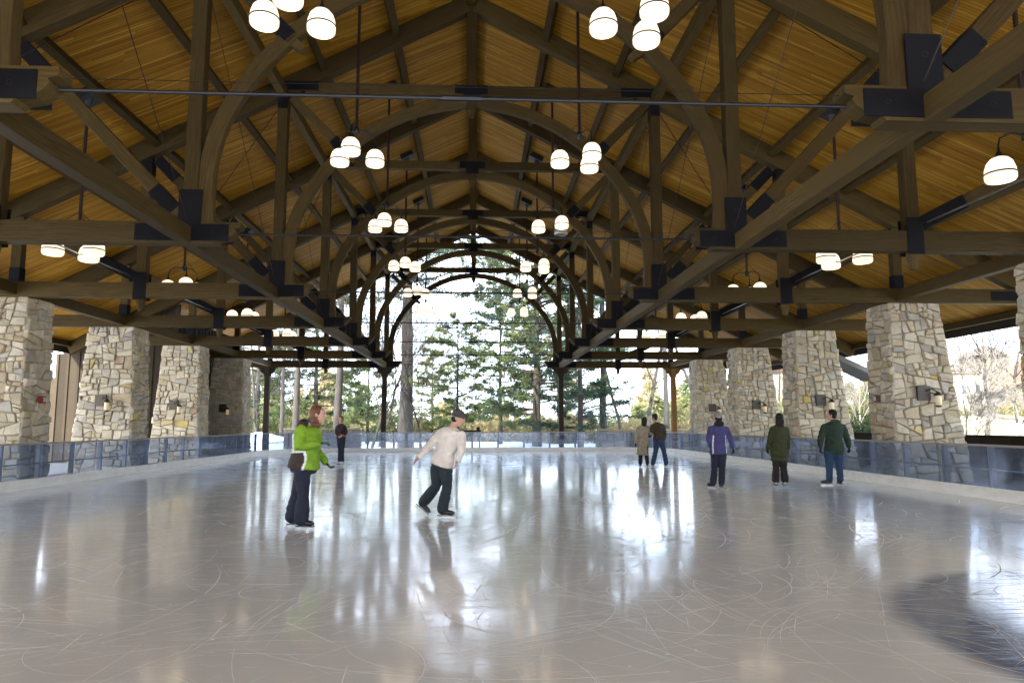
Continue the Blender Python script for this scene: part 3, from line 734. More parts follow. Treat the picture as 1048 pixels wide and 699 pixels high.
# ------------------------------------------------------------------ trees
def leafmat(name, c1, c2, tr=.45):
    m = bpy.data.materials.new(name); m.use_nodes = True; t = m.node_tree; t.nodes.remove(t.nodes['Principled BSDF'])
    g = t.nodes.new('ShaderNodeNewGeometry'); n = t.nodes.new('ShaderNodeTexNoise'); n.inputs['Scale'].default_value = .9; n.inputs['Detail'].default_value = 5; t.links.new(g.outputs['Position'], n.inputs[0])
    r = t.nodes.new('ShaderNodeValToRGB'); r.color_ramp.elements[0].position = .35; r.color_ramp.elements[1].position = .65
    r.color_ramp.elements[0].color = (*c2, 1); r.color_ramp.elements[1].color = (*c1, 1); t.links.new(n.outputs['Fac'], r.inputs[0])
    d = t.nodes.new('ShaderNodeBsdfDiffuse'); q = t.nodes.new('ShaderNodeBsdfTranslucent'); x = t.nodes.new('ShaderNodeMixShader'); x.inputs[0].default_value = tr
    t.links.new(r.outputs[0], d.inputs[0]); t.links.new(r.outputs[0], q.inputs[0]); t.links.new(d.outputs[0], x.inputs[1]); t.links.new(q.outputs[0], x.inputs[2])
    t.links.new(x.outputs[0], t.nodes['Material Output'].inputs[0]); return m
LM = {'pine': leafmat('pine needles', (.125, .15, .06), (.07, .10, .05)), 'blue': leafmat('bluish needles', (.09, .13, .10), (.05, .085, .07)),
      'gold': leafmat('sunny needles', (.17, .18, .065), (.10, .125, .05)), 'dark': leafmat('dark evergreen', (.055, .08, .03), (.025, .045, .02)),
      'dry': leafmat('dry brush', (.33, .27, .14), (.20, .17, .09)), 'olive': leafmat('olive scrub', (.22, .22, .09), (.12, .13, .06))}
def bark(name, c1, c2):
    m = mat(name, c1, .9); t = NT(m); n1 = t.noise(t.geo((1, 1, .25)), 7, 5)
    t.l(t.ramp(n1, [(.35, c2), (.65, c1)]), t.b.inputs['Base Color']); t.bump(n1, .6, .05); return m
BK = {'grey': bark('grey bark', (.045, .043, .036), (.022, .02, .018)), 'brown': bark('brown bark', (.05, .037, .025), (.026, .019, .013)), 'pale': bark('pale bark', (.26, .23, .19), (.15, .13, .10)), 'dark': bark('dark bark', (.05, .042, .035), (.025, .02, .018))}
def segs_mesh(name, S, m, parent, k=4):
    """S rows: p0(3) p1(3) r0 r1 -> open prisms"""
    S = np.array(S); p0, p1, r0, r1 = S[:, 0:3], S[:, 3:6], S[:, 6:7], S[:, 7:8]
    d = p1 - p0; d /= np.linalg.norm(d, axis=1, keepdims=True) + 1e-9
    ref = np.where(np.abs(d[:, 2:3]) > .9, np.array([[1., 0, 0]]), np.array([[0, 0, 1.]])); a = np.cross(d, ref); a /= np.linalg.norm(a, axis=1, keepdims=True); b = np.cross(d, a)
    Q = []
    for j in range(k):
        t0, t1 = 2 * math.pi * j / k, 2 * math.pi * (j + 1) / k
        o0 = a * math.cos(t0) + b * math.sin(t0); o1 = a * math.cos(t1) + b * math.sin(t1)
        Q.append(np.stack([p0 + o0 * r0, p0 + o1 * r0, p1 + o1 * r1, p1 + o0 * r1], 1))
    return fast_mesh(name, np.concatenate(Q).reshape(-1, 3), 4, m, parent)
def tufts(C, rng, per=10, ln=.28, wd=.055, flat=.5, up=.15):
    """needle sprays: thin triangles radiating from every centre"""
    C = np.repeat(np.asarray(C), per, axis=0); n = len(C)
    d = rng.normal(0, 1, (n, 3)); d[:, 2] = d[:, 2] * flat + up; d /= np.linalg.norm(d, axis=1, keepdims=True)
    s = rng.normal(0, 1, (n, 3)); s = np.cross(d, s); s /= np.linalg.norm(s, axis=1, keepdims=True)
    L = ln * rng.uniform(.5, 1.25, (n, 1)); W = wd * rng.uniform(.6, 1.3, (n, 1)); o = rng.normal(0, ln * .35, (n, 3)) * np.array([1, 1, flat])
    b = C + o
    return np.stack([b - s * W, b + s * W, b + d * L], 1).reshape(-1, 3)
def conifer(label, x, y, h, r, c0, bl, nb, leaf, bk, seed, group=None, tuft=.30, per=9, dens=1.0, lean=0, droop=0, shape='pine', gaps=.15, cat='tree'):
    rng = np.random.default_rng(seed); root = empty('pine_tree', (x, y, gz(x, y) - .1)); tag(root, label, cat, group)
    tp = []; n = 9
    for i in range(n): f = i / (n - 1); tp.append(Vector((lean * f * h + rng.normal(0, .02) * h * .08, rng.normal(0, .02) * h * .08, h * f)))
    MB().sweep(tp, circ(r, 9), scales=[1.15 - .9 * i / (n - 1) if i else 1.3 for i in range(n)]).build('trunk', BK[bk], root, True)
    S = []; C = []
    for q in range(nb):
        f = c0 + (1 - c0) * (q + rng.random()) / nb; z = f * h; rel = (f - c0) / (1 - c0)
        if rng.random() < gaps: continue
        L = bl * ((1 - rel) ** .7 + .12 if shape == 'spire' else (.45 + .75 * math.sin(math.pi * min(1, rel * .9 + .12)) )) * rng.uniform(.55, 1.15)
        a = rng.uniform(0, 6.283); p = np.array([lean * z, 0, z]); el = rng.uniform(-.05, .30) - droop; ns = 5; st = L / ns; rr = .016 * L + .012
        for k in range(ns):
            d = np.array([math.cos(a) * math.cos(el), math.sin(a) * math.cos(el), math.sin(el)]); p2 = p + d * st
            S.append([*p, *p2, rr * (1 - k / ns * .75), rr * (1 - (k + 1) / ns * .75)])
            if k >= 1:
                for w_ in range(int(round(3 * dens * (1.2 if k > 2 else .8)))):
                    aa = a + rng.choice([-1, 1]) * rng.uniform(.4, 1.2); l2 = L * rng.uniform(.12, .40); q2 = p2 + np.array([math.cos(aa) * l2, math.sin(aa) * l2, rng.uniform(-.45, .55) * l2])
                    S.append([*p2, *q2, rr * .35, .006])
                    for u in (.3, .55, .8, 1.0): C.append(p2 + (q2 - p2) * u + rng.normal(0, .05, 3))
                C.append(p2)
            p = p2; a += rng.normal(0, .18); el += rng.normal(.02, .08)
    segs_mesh('branches', S, BK[bk], root, 3)
    mm = leaf if isinstance(leaf, (list, tuple)) else [leaf]
    V = tufts(C, rng, per, tuft * .85, tuft * .13, .9)
    mi = np.repeat(rng.integers(0, len(mm), len(C)), per) if len(mm) > 1 else None
    tag(fast_mesh('crown', V, 3, [LM[k] for k in mm], root, mi=mi), kind='stuff')
    return root
def bare(label, x, y, h, r, bk, seed, group=None, spread=.55, depth=5, c0=.3, z0=None, lean=0, name='bare_tree', cat='tree', fork=3, minr=.007):
    rng = np.random.default_rng(seed); root = empty(name, (x, y, (gz(x, y) if z0 is None else z0) - .1)); tag(root, label, cat, group); S = []; T = []
    def grow(p, d, L, rr, dep):
        ns = 4; q = p
        for k in range(ns):
            d = d + rng.normal(0, .11, 3) + np.array([0, 0, .03]); d /= np.linalg.norm(d); q2 = q + d * L / ns; r0 = rr * (1 - .4 * k / ns); r1 = rr * (1 - .4 * (k + 1) / ns)
            (T if dep == depth else S).append([*q, *q2, r0, r1])
            if dep > 0 and (k >= 1 if dep < depth else (k + 1) / ns > c0):
                for _ in range(fork if dep > 1 else 2):
                    if rng.random() < .72:
                        v = rng.normal(0, 1, 3); v -= d * v.dot(d); v /= np.linalg.norm(v); dd = d * math.cos(spread) + v * math.sin(spread) * rng.uniform(.7, 1.3); dd /= np.linalg.norm(dd)
                        grow(q2, dd, L * rng.uniform(.42, .68), max(r1 * .55, minr), dep - 1)
            q = q2
    grow(np.array([0., 0, 0]), np.array([lean, 0, 1.]), h * .72, r, depth)
    segs_mesh('trunk', T, BK[bk], root, 7); S = S[:9000]
    segs_mesh('branches', S, BK[bk], root, 3); return root
def brush(label, x, y, w_, d_, h, leaf, seed, n=900, name='shrub', cat='shrub', z0=None, tuft=.16, group=None, kind=None, woody='brown'):
    rng = np.random.default_rng(seed); zb = gz(x, y) if z0 is None else z0
    root = empty(name, (x, y, zb)); tag(root, label, cat, group)
    S = []; C = []
    for i in range(int(n / 12)):
        a = rng.uniform(0, 6.28); px, py = rng.uniform(-.5, .5) * w_, rng.uniform(-.5, .5) * d_; hh = h * rng.uniform(.5, 1.05) * (1 - .5 * (2 * px / w_) ** 2)
        q = np.array([px + rng.normal(0, .25), py + rng.normal(0, .25), hh]); p = np.array([px, py, 0]); S.append([*p, *q, .018, .006])
        for u in rng.uniform(.15, 1.05, 12): C.append(p + (q - p) * u + rng.normal(0, h * .09, 3))
    segs_mesh('stems', S, BK[woody], root, 3)
    mm = leaf if isinstance(leaf, (list, tuple)) else [leaf]
    V = tufts(C, rng, 7, tuft, tuft * .3, .9, .2); mi = np.repeat(rng.integers(0, len(mm), len(C)), 7) if len(mm) > 1 else None
    tag(fast_mesh('foliage', V, 3, [LM[k] for k in mm], root, mi=mi), kind='stuff'); return root
def tx(px, Y): return at(px, 434, Y).x

# big individuals behind the far barrier
G = 'tall trees beyond the far barrier'
conifer('thick grey pine trunk left of the arch, ragged bluish branches high up', tx(415, 50), 50, 25, .46, .42, 5.2, 60, ['blue', 'pine'], 'grey', 1, G, .30, 10, 1.1, gaps=.3, droop=.05)
conifer('dense sunny green pine filling the right half of the arch', tx(549, 52), 52, 22, .30, .10, 5.4, 130, ['gold', 'pine', 'pine', 'blue'], 'brown', 2, G, .32, 13, 1.3, gaps=.08)
conifer('slim young pine left of the dense green pine', tx(468, 46), 46, 8.6, .11, .22, 2.2, 40, ['gold', 'pine'], 'dark', 3, G, .2, 9, 1.0)
conifer('green pine with layered boughs right of the middle', tx(512, 60), 60, 14, .16, .08, 3.6, 52, ['pine', 'blue', 'gold'], 'brown', 4, G, .27, 10, 1.0)
conifer('dark bluish spruce beside the right inner post', tx(594, 47), 47, 14.5, .18, .02, 3.3, 76, ['blue', 'dark'], 'dark', 5, G, .24, 9, 1.1, shape='spire')
conifer('straight trunk just left of the couple, high thin crown', tx(618, 50), 50, 22, .24, .6, 3.2, 26, ['pine'], 'grey', 6, G, .26, 8, .8)
conifer('thin grey trunk right of the couple', tx(683, 48), 48, 20, .17, .65, 2.5, 18, ['pine'], 'grey', 8, G, .24, 8, .8)
conifer('wide dark trunk behind the skater by the left posts', tx(346, 46), 46, 22, .24, .34, 4.0, 42, ['pine', 'dark'], 'dark', 9, G, .26, 9, 1.0)
conifer('dark straight trunk right of the left outer post', tx(303, 47), 47, 21, .20, .3, 4.0, 40, ['dark', 'pine'], 'dark', 10, G, .26, 9, 1.0)
conifer('slim dark trunk beside the left outer post', tx(288, 52), 52, 20, .15, .3, 3.4, 34, ['pine', 'dark'], 'dark', 11, G, .26, 8, 1.0)
conifer('dense evergreen behind the left hand posts', tx(322, 58), 58, 15, .2, .03, 3.8, 44, ['pine', 'dark', 'gold'], 'dark', 12, G, .28, 9, 1.1)
conifer('evergreen at the left end of the rink behind the snow bank', tx(262, 56), 56, 13, .2, .05, 3.8, 50, ['dark', 'pine'], 'dark', 13, G, .28, 9, 1.0)
conifer('low pine with golden boughs behind the left inner post', tx(376, 62), 62, 8, .14, .03, 2.6, 44, ['gold', 'pine'], 'brown', 14, G, .26, 9, 1.0)
conifer('pine behind the inner post to the right', tx(572, 66), 66, 15, .2, .12, 4.0, 52, ['pine', 'blue'], 'brown', 15, G, .3, 9, 1.0)
conifer('small golden conifer low in the middle of the view', tx(442, 70), 70, 9, .12, .02, 2.8, 60, ['gold'], 'brown', 16, G, .25, 8, 1.0)
bare('leafless tree with fine branches right of the couple', tx(664, 49), 49, 13, .16, 'dark', 21, G, .75, 4, .25)
bare('leafless tree between the two right hand posts', tx(637, 56), 56, 12, .14, 'brown', 22, G, .7, 4, .25)
bare('leaning leafless tree left of the thick grey pine', tx(380, 47), 47, 11, .10, 'dark', 23, G, .5, 4, .15, lean=.25)
bare('many stemmed leafless tree behind the left inner post', tx(388, 52), 52, 12, .10, 'brown', 24, G, .5, 4, .2, lean=.15)
bare('slanting leafless tree right of the left inner post', tx(432, 44), 44, 9, .06, 'brown', 27, G, .55, 4, .2, lean=-.3)
bare('leafless tree behind the farthest right pillar gap', tx(712, 48), 48, 12, .13, 'dark', 25, G, .6, 4, .3)
bare('leafless tree at the left end above the snow bank', tx(268, 50), 50, 11, .10, 'dark', 26, G, .7, 4, .2)
bare('thin leafless sapling between the far pillars on the right', tx(746, 40), 40, 9, .07, 'dark', 28, G, .6, 4, .2)

# scrub along the far edge of the clearing
rg = np.random.default_rng(3); G2 = 'scrub along the far edge of the clearing'
for i in range(20):
    px = 255 + i * 25 + rg.uniform(-8, 8); Y = rg.uniform(54, 78)
    kind_ = ['olive green scrub', 'dry tan scrub', 'golden olive scrub'][i % 3]
    spot = ['beyond the snow bank, leftmost', 'second from the left end', 'behind the left outer post', 'behind the woman in the lime jacket', 'between the two left posts', 'left of the left inner post', 'at the foot of the thick grey pine', 'right of the thick grey pine', 'left of the man in the knit cap', 'behind the man in the knit cap',
            'behind the dark bench', 'right of the dark bench', 'under the middle of the arch', 'at the foot of the green pine', 'left of the right inner post', 'right of the right inner post', 'under the dark spruce', 'left of the couple', 'behind the couple', 'right of the right outer post'][i]
    brush(f'{kind_} {spot}, past the barrier', tx(px, Y), Y, rg.uniform(3.5, 6), 3, rg.uniform(1.4, 3.2) + .5, [['olive', 'dry'], ['dry'], ['olive', 'gold']][i % 3], 300 + i, 800, tuft=.20, group=G2)
# distant woodland, one mass
C = []; S = []
for i in range(220):
    px = rg.uniform(200, 1120); Y = rg.uniform(90, 160); x = tx(px, Y); h = rg.uniform(5, 15) * (.8 if px < 380 or px > 640 else .3); zb = gz(x, Y); w_ = h * rg.uniform(.16, .3)
    n = 90; f = rg.uniform(0, 1, n) ** .8; rr = w_ * (1 - f) ** .8; a = rg.uniform(0, 6.28, n)
    C.append(np.stack([x + rr * np.cos(a), Y + rr * np.sin(a), zb + .5 + f * h], 1)); S.append([x, Y, zb - .5, x, Y, zb + h * .9, .16, .05])
C = np.concatenate(C); rngw = np.random.default_rng(5)
V = tufts(C, rngw, 6, .95, .22, .8, .1); mi = np.repeat(np.repeat(rngw.integers(0, 4, 220), 90), 6)
wd = empty('distant_woodland', (0, 120, -2)); tag(wd, 'pale mixed woodland far beyond the clearing', 'woodland', None, 'stuff')
o = fast_mesh('crowns', V, 3, [LM['olive'], LM['dry'], LM['pine'], LM['olive']], wd, mi=mi); o.matrix_parent_inverse = Matrix.Translation((0, -120, 2)); o['kind'] = 'stuff'
o = segs_mesh('trunks', S, BK['grey'], wd, 3); o.matrix_parent_inverse = Matrix.Translation((0, -120, 2)); o['kind'] = 'stuff'
# ------------------------------------------------------------------ things outside
M['cream_wall'] = mat('cream wall', (.60, .54, .42), .85); M['tan_cap'] = mat('tan stone cap', (.52, .42, .27), .85)
M['brown_roof'] = mat('brown shingle roof', (.30, .19, .13), .9); M['win'] = mat('window glass', (.06, .07, .08), .15); M['brick'] = mat('brownish wall', (.38, .29, .22), .9)
M['rust_roof'] = mat('rust red roof', (.42, .19, .10), .9); M['white_trim'] = mat('white trim', (.7, .68, .64), .6); M['grey_metal'] = mat('grey metal roof', (.13, .12, .105), .8)
for k, c1, c2 in (('brown_roof', (.12, .09, .068), (.08, .06, .045)), ('cream_wall', (.34, .31, .25), (.25, .22, .17)), ('brick', (.14, .115, .09), (.10, .08, .063)), ('rust_roof', (.16, .08, .045), (.11, .055, .032)), ('tan_cap', (.56, .46, .32), (.40, .32, .21))):
    t = NT(M[k]); n1 = t.noise(t.geo((1, 1, 2)), 3, 6, .7); t.l(t.ramp(n1, [(.35, c2), (.65, c1)]), t.b.inputs['Base Color']); t.bump(n1, .4, .05)
def hip(mb, cx, cy, hx, hy, z0, h, tp=0.0):
    b = len(mb.v); px, py = hx * tp, hy * tp
    for x, y, z in ((-hx, -hy, 0), (hx, -hy, 0), (hx, hy, 0), (-hx, hy, 0)): mb.v.append(Vector((cx + x, cy + y, z0 + z)))
    for x, y in ((-px, -py), (px, -py), (px, py), (-px, py)): mb.v.append(Vector((cx + x, cy + y, z0 + h)))
    for q in ((0, 3, 2, 1), (0, 1, 5, 4), (1, 2, 6, 5), (2, 3, 7, 6), (3, 0, 4, 7), (4, 5, 6, 7)): mb.face([b + i for i in q])
    return mb
# tower house on the right
YB = 62.; c = at(1012, 434, YB); zg = 1.2; sc_ = YB / F_PX
tw = empty('tower_house', (c.x, YB, zg)); tag(tw, 'cream and brown tower house with a hipped roof, seen past the largest pillar', 'building')
hw = 15.5 * sc_
MB().box((0, 0, 3.1), (2 * hw + .1, 2 * hw, 6.2)).build('wall', M['brick'], tw)
hip(MB(), 0, 0, hw + .75, hw + .75, 3.0, 1.9, .62).build('skirt_roof', M['brown_roof'], tw)
MB().box((0, 0, 5.6), (2 * hw * .92, 2 * hw * .92, 1.9)).build('upper_storey', M['brick'], tw)
hip(MB(), 0, 0, hw * 1.2, hw * 1.2, 6.3, 1.0, .05).build('roof', M['brown_roof'], tw)
for k in range(4):
    f = MB().box((-hw * .66 + k * hw * .44, -hw * .92 - .02, 5.65), (.62, .08, .95)).build('window', M['white_trim'], tw); MB().box((-hw * .66 + k * hw * .44, -hw * .92 - .07, 5.65), (.46, .03, .8)).build('pane', M['win'], f)
MB().box((-hw - 1.7, -.4, 2.3), (3.2, 3.6, 4.6)).build('side_wall', M['cream_wall'], tw)
hip(MB(), -hw - 1.7, -.4, 1.8, 2.0, 4.6, .9, .3).build('side_roof', M['brown_roof'], tw)
for x_, z_ in ((-hw - 2.4, 3.2), (-hw - 1.1, 3.2), (-hw - 2.4, 1.2), (-hw - 1.1, 1.2)):
    f = MB().box((x_, -2.21, z_), (.6, .06, .95)).build('window', M['white_trim'], tw); MB().box((x_, -2.26, z_), (.44, .03, .78)).build('pane', M['win'], f)
# house with a rust red roof at the right edge
YH = 50.; c = at(1078, 434, YH); rh = empty('gabled_house', (c.x, YH, 1.0)); tag(rh, 'brown house with a rust red roof at the right edge of the photo', 'building')
MB().box((0, 0, 1.7), (4.2, 4, 3.4)).build('wall', M['brick'], rh)
MB().prism([(-2.6, 3.3), (2.6, 3.3), (0, 5.6)], -2.4, 2.4).build('roof', M['rust_roof'], rh)
for x_ in (-1.2, .2):
    f = MB().box((x_, -2.03, 2.2), (.8, .07, 1.1)).build('window', M['white_trim'], rh); MB().box((x_, -2.08, 2.2), (.62, .03, .92)).build('pane', M['win'], f)
# houses glimpsed between the right pillars
YK = 70.; c = at(797, 434, YK); hh = empty('distant_house', (c.x, YK, 0)); tag(hh, 'pale distant house with a reddish roof glimpsed between two right hand pillars', 'building')
MB().box((0, 0, 3.3), (6, 5, 6.6)).build('wall', M['cream_wall'], hh); MB().prism([(-3.4, 6.5), (3.4, 6.5), (0, 8.6)], -2.8, 2.8).build('roof', M['rust_roof'], hh)
MB().box((-1.2, 0, 8.3), (.7, .7, 2.2)).build('chimney', M['brick'], hh)
for x_ in (-1.6, .2, 1.8):
    f = MB().box((x_, -2.53, 4.4), (.9, .07, 1.3)).build('window', M['white_trim'], hh); MB().box((x_, -2.58, 4.4), (.7, .03, 1.1)).build('pane', M['win'], f)
# low awning roof beyond the right eave
aw = empty('awning_roof', (17.5, 26, 0)); tag(aw, 'grey metal awning roof beyond the eave between the third and fourth pillars', 'awning')
pts = [at(838, 362, 27.5), at(893, 388, 27.5)]
o = MB().sweep([pts[0], pts[1]], rect(.20, 1.3, .02), (0, 1, 0)).build('awning_panel', M['grey_metal']); o.parent = aw; o.matrix_parent_inverse = Matrix.Translation((-17.5, -26, 0))
o = bar('post', (pts[1].x - .1, 27.5, -.2), (pts[1].x - .1, 27.5, pts[1].z - .1), .14, .14, M['dark_wood']); o.parent = aw; o.matrix_parent_inverse = Matrix.Translation((-17.5, -26, 0))
# dark low wall behind the right pillars
lw = empty('low_wall', (13.9, 14, 0)); tag(lw, 'dark low timber wall between the largest right pillar and the photo edge', 'low wall')
for k in range(16):
    y = 8.2 + k * 1.1
    o = MB().box((13.9, y, .53), (.18, 1.085, 1.06)).build('panel', M['dark_wood']); o.parent = lw; o.matrix_parent_inverse = Matrix.Translation((-13.9, -14, 0))
o = MB().box((13.9, 16.4, 1.10), (.34, 17.8, .07)).build('cap_board', M['siding']); o.parent = lw; o.matrix_parent_inverse = Matrix.Translation((-13.9, -14, 0))
# tan capped walls behind the far barrier
def capwall(x0, x1, y, h, label, m, mc):
    r = empty('stone_wall', ((x0 + x1) / 2, y, 0)); tag(r, label, 'low wall'); n = max(2, round((x1 - x0) / 1.0)); w_ = (x1 - x0) / n
    MB().box((0, .02, h / 2 - .1), (x1 - x0 - .02, .36, h + .1)).build('wall_core', M['mortar'], r)
    rnd = random.Random(int(x0 * 10))
    for poly in face_cells(x1 - x0, h - .02, rnd, 1.25):
        s_ = MB(); stone_mb(s_, poly, lambda x, z, o: Vector((x - (x1 - x0) / 2, -.16 - o * .7, z)), rnd); s_.build('stone', m[rnd.randrange(len(m))], r)
    for k in range(n): MB().box((x0 - (x0 + x1) / 2 + (k + .5) * w_, 0, h + .05), (w_ - .02, .58, .10)).build('cap_stone', mc, r)
capwall(7.0, 12.9, 40.4, 1.05, 'cream stone wall with a tan cap behind the far right barrier corner', [STONES[0], STONES[3]], M['tan_cap'])
capwall(-10.6, -6.3, 40.6, 1.15, 'grey stone wall with a pale cap behind the left far corner', [STONES[1]], STONES[3])
# bench
bn = empty('park_bench', (at(479, 440, 41.5).x, 41.5, 0)); tag(bn, 'dark wooden bench facing away behind the barrier, beside the man in the cap', 'bench')
for k in range(3): MB().box((0, 0, .78 + k * .14), (1.5, .04, .11)).build('back_slat', M['dark_wood'], bn)
for k in range(4): MB().box((0, .12 + k * .12, .47), (1.5, .10, .04)).build('seat_slat', M['dark_wood'], bn)
for s in (-1, 1): MB().box((s * .66, .24, .23), (.08, .5, .46)).build('leg', M['dark_wood'], bn); MB().box((s * .66, -.03, .78), (.08, .05, .66)).build('back_support', M['dark_wood'], bn)
MB().lathe([(.0, -.12), (.09, -.09), (.12, 0), (.09, .09), (0, .12)], (.58, 0, 1.2), 10).build('finial', M['dark_wood'], bn, True)
# snow bank at the left end
mb = MB(); n = 22
for j in range(n + 1):
    for i in range(n + 1):
        u, v_ = i / n * 2 - 1, j / n * 2 - 1; q = max(0, 1 - u * u) * max(0, 1 - v_ * v_)
        mb.v.append(Vector((-13.9 + u * 4.6, 46 + v_ * 3, -.2 + 1.0 * q ** .7 * (1 + .18 * math.sin(u * 7 + 1) * math.cos(v_ * 5)))))
for j in range(n):
    for i in range(n): mb.face((j * (n + 1) + i, j * (n + 1) + i + 1, (j + 1) * (n + 1) + i + 1, (j + 1) * (n + 1) + i))
tag(mb.build('snow_bank', M['snow'], None, True), 'mound of ploughed snow beyond the left far corner', 'snow bank')
# vegetation on the right
G3 = 'bushes beyond the right hand pillars'
brush('dark evergreen hedge behind the green parka pillar gap', tx(880, 30), 30, 3.6, 4, 1.9, ['dark', 'pine'], 501, 2600, 'hedge', 'hedge', -.1, .10, G3)
brush('golden green bush above the dark hedge between the pillars', tx(882, 36), 36, 4.4, 4, 3.4, ['gold', 'olive'], 502, 2600, 'shrub', 'shrub', -.1, .12, G3)
brush('olive bush between the fourth and fifth right pillars', tx(797, 46), 46, 4, 4, 3.2, ['gold', 'olive', 'dry'], 503, 1500, 'shrub', 'shrub', -.1, .14, G3)
bare('white barked many branched shrub rising over the golden bush', tx(882, 33), 33, 4.6, .05, 'pale', 31, G3, .5, 4, .05)
bare('leafless tree standing before the tower house', at(1008, 434, 30).x, 30, 6.6, .11, 'grey', 32, G3, .62, 4, .3)
bare('pale tangled shrub right of the tower house tree', at(1040, 434, 27).x, 27, 3.4, .045, 'pale', 33, G3, .8, 4, .05)
bare('thin grey sapling beside the largest pillar', at(985, 434, 24).x, 24, 3.6, .03, 'pale', 34, G3, .45, 4, .1)
bare('tall pale leafless tree at the right edge', at(1046, 434, 34).x, 34, 7.5, .10, 'grey', 35, G3, .7, 4, .2)
brush('dry tan scrub on the bank under the tower house', at(1018, 434, 44).x, 44, 6, 3, 1.1, ['dry', 'olive'], 504, 1200, 'shrub', 'shrub', 1.5, .14, G3)
lg = empty('fallen_log', (at(1020, 434, 36).x, 36, 1.7)); tag(lg, 'pale fallen log lying on the grass bank by the tower house', 'log')
MB().sweep([(-1.0, .3, .25), (0, 0, .12), (1.1, -.3, -.02)], circ(.11, 8), (0, 0, 1), scales=[.8, 1, 1.1]).build('trunk', BK['pale'], lg, True)
for i, (px, Y, h) in enumerate(((745, 60, 12), (800, 66, 9), (880, 58, 10), (960, 75, 9), (1035, 80, 10))):
    bare(['leafless tree behind the gap of the farthest right pillars', 'leafless tree before the pale distant house', 'leafless tree behind the golden bush', 'leafless tree far behind the largest pillar edge', 'leafless tree behind the tower house'][i], tx(px, Y), Y, h, .12, 'grey', 40 + i, G3, .65, 4, .2)
# ------------------------------------------------------------------ people
def cloth(name, c, c2=None, rough=.85):
    m = mat(name, c, rough); t = NT(m); n1 = t.noise(t.geo(), 9, 5, .6); n2 = t.noise(t.geo(), 60, 3)
    t.l(t.ramp(n1, [(.35, c2 or tuple(q * .72 for q in c)), (.62, c)]), t.b.inputs['Base Color']); t.bump(t.math('ADD', n1, t.math('MULTIPLY', n2, .3)), .6, .02); return m
SK = mat('skin', (.50, .29, .20), .55); SK.node_tree.nodes['Principled BSDF'].inputs['Subsurface Weight'].default_value = .08
PM = {'green_glove': cloth('green glove', (.05, .09, .015)), 'skin': SK, 'lime': cloth('lime fleece', (.20, .36, .015)), 'brownp': cloth('brown panel', (.035, .022, .014)), 'white': cloth('white stripe', (.75, .75, .72)), 'navy': cloth('dark navy denim', (.008, .012, .028)),
      'cream': cloth('cream sweater', (.70, .64, .58), (.60, .54, .48)), 'slate': cloth('dark slate trousers', (.012, .022, .028)), 'grey_knit': cloth('grey knit', (.07, .065, .06)), 'black': cloth('black cloth', (.006, .006, .008)),
      'purple': cloth('purple shell', (.055, .048, .15)), 'olive': cloth('dark olive wool', (.032, .037, .006)), 'green': cloth('dark green parka', (.014, .036, .019)), 'tan': cloth('tan wool coat', (.30, .25, .17)), 'brownj': cloth('olive brown jacket', (.045, .032, .012)),
      'jeans': cloth('blue jeans', (.018, .048, .11)), 'maroon': cloth('dark maroon top', (.03, .012, .018)), 'brown_trousers': cloth('dark brown trousers', (.010, .007, .005)), 'pale_grey_knit': cloth('pale grey knit', (.24, .235, .23)), 'scarf': cloth('blue scarf', (.05, .08, .18)),
      'auburn': cloth('auburn hair', (.17, .06, .02), (.08, .026, .010), .6), 'dark_hair': cloth('dark hair', (.006, .005, .004), None, .8), 'brown_hair': cloth('brown hair', (.09, .045, .02), None, .45), 'skate_black': mat('black skate leather', (.006, .006, .007), .4), 'skate_white': mat('white skate leather', (.70, .70, .72), .4),
      'blade': mat('skate blade', (.45, .46, .48), .5, .7), 'eye': mat('eye', (.03, .02, .015), .2), 'lip': mat('lips', (.38, .12, .10), .5)}
def vx(a, b): return (Vector(b) - Vector(a))
def ring_loft(mb, rings, n=16):
    """rings: (centre, right vector, forward vector, rx, ry) ; closed with caps"""
    b = len(mb.v)
    for c, rt, fw, rx, ry in rings:
        for j in range(n):
            a = 2 * math.pi * j / n; mb.v.append(Vector(c) + rt * (rx * math.cos(a)) + fw * (ry * math.sin(a)))
    m = len(rings)
    for i in range(m - 1):
        for j in range(n): j2 = (j + 1) % n; mb.face((b + i * n + j, b + i * n + j2, b + (i + 1) * n + j2, b + (i + 1) * n + j))
    mb.face([b + j for j in range(n)][::-1]); mb.face([b + (m - 1) * n + j for j in range(n)])
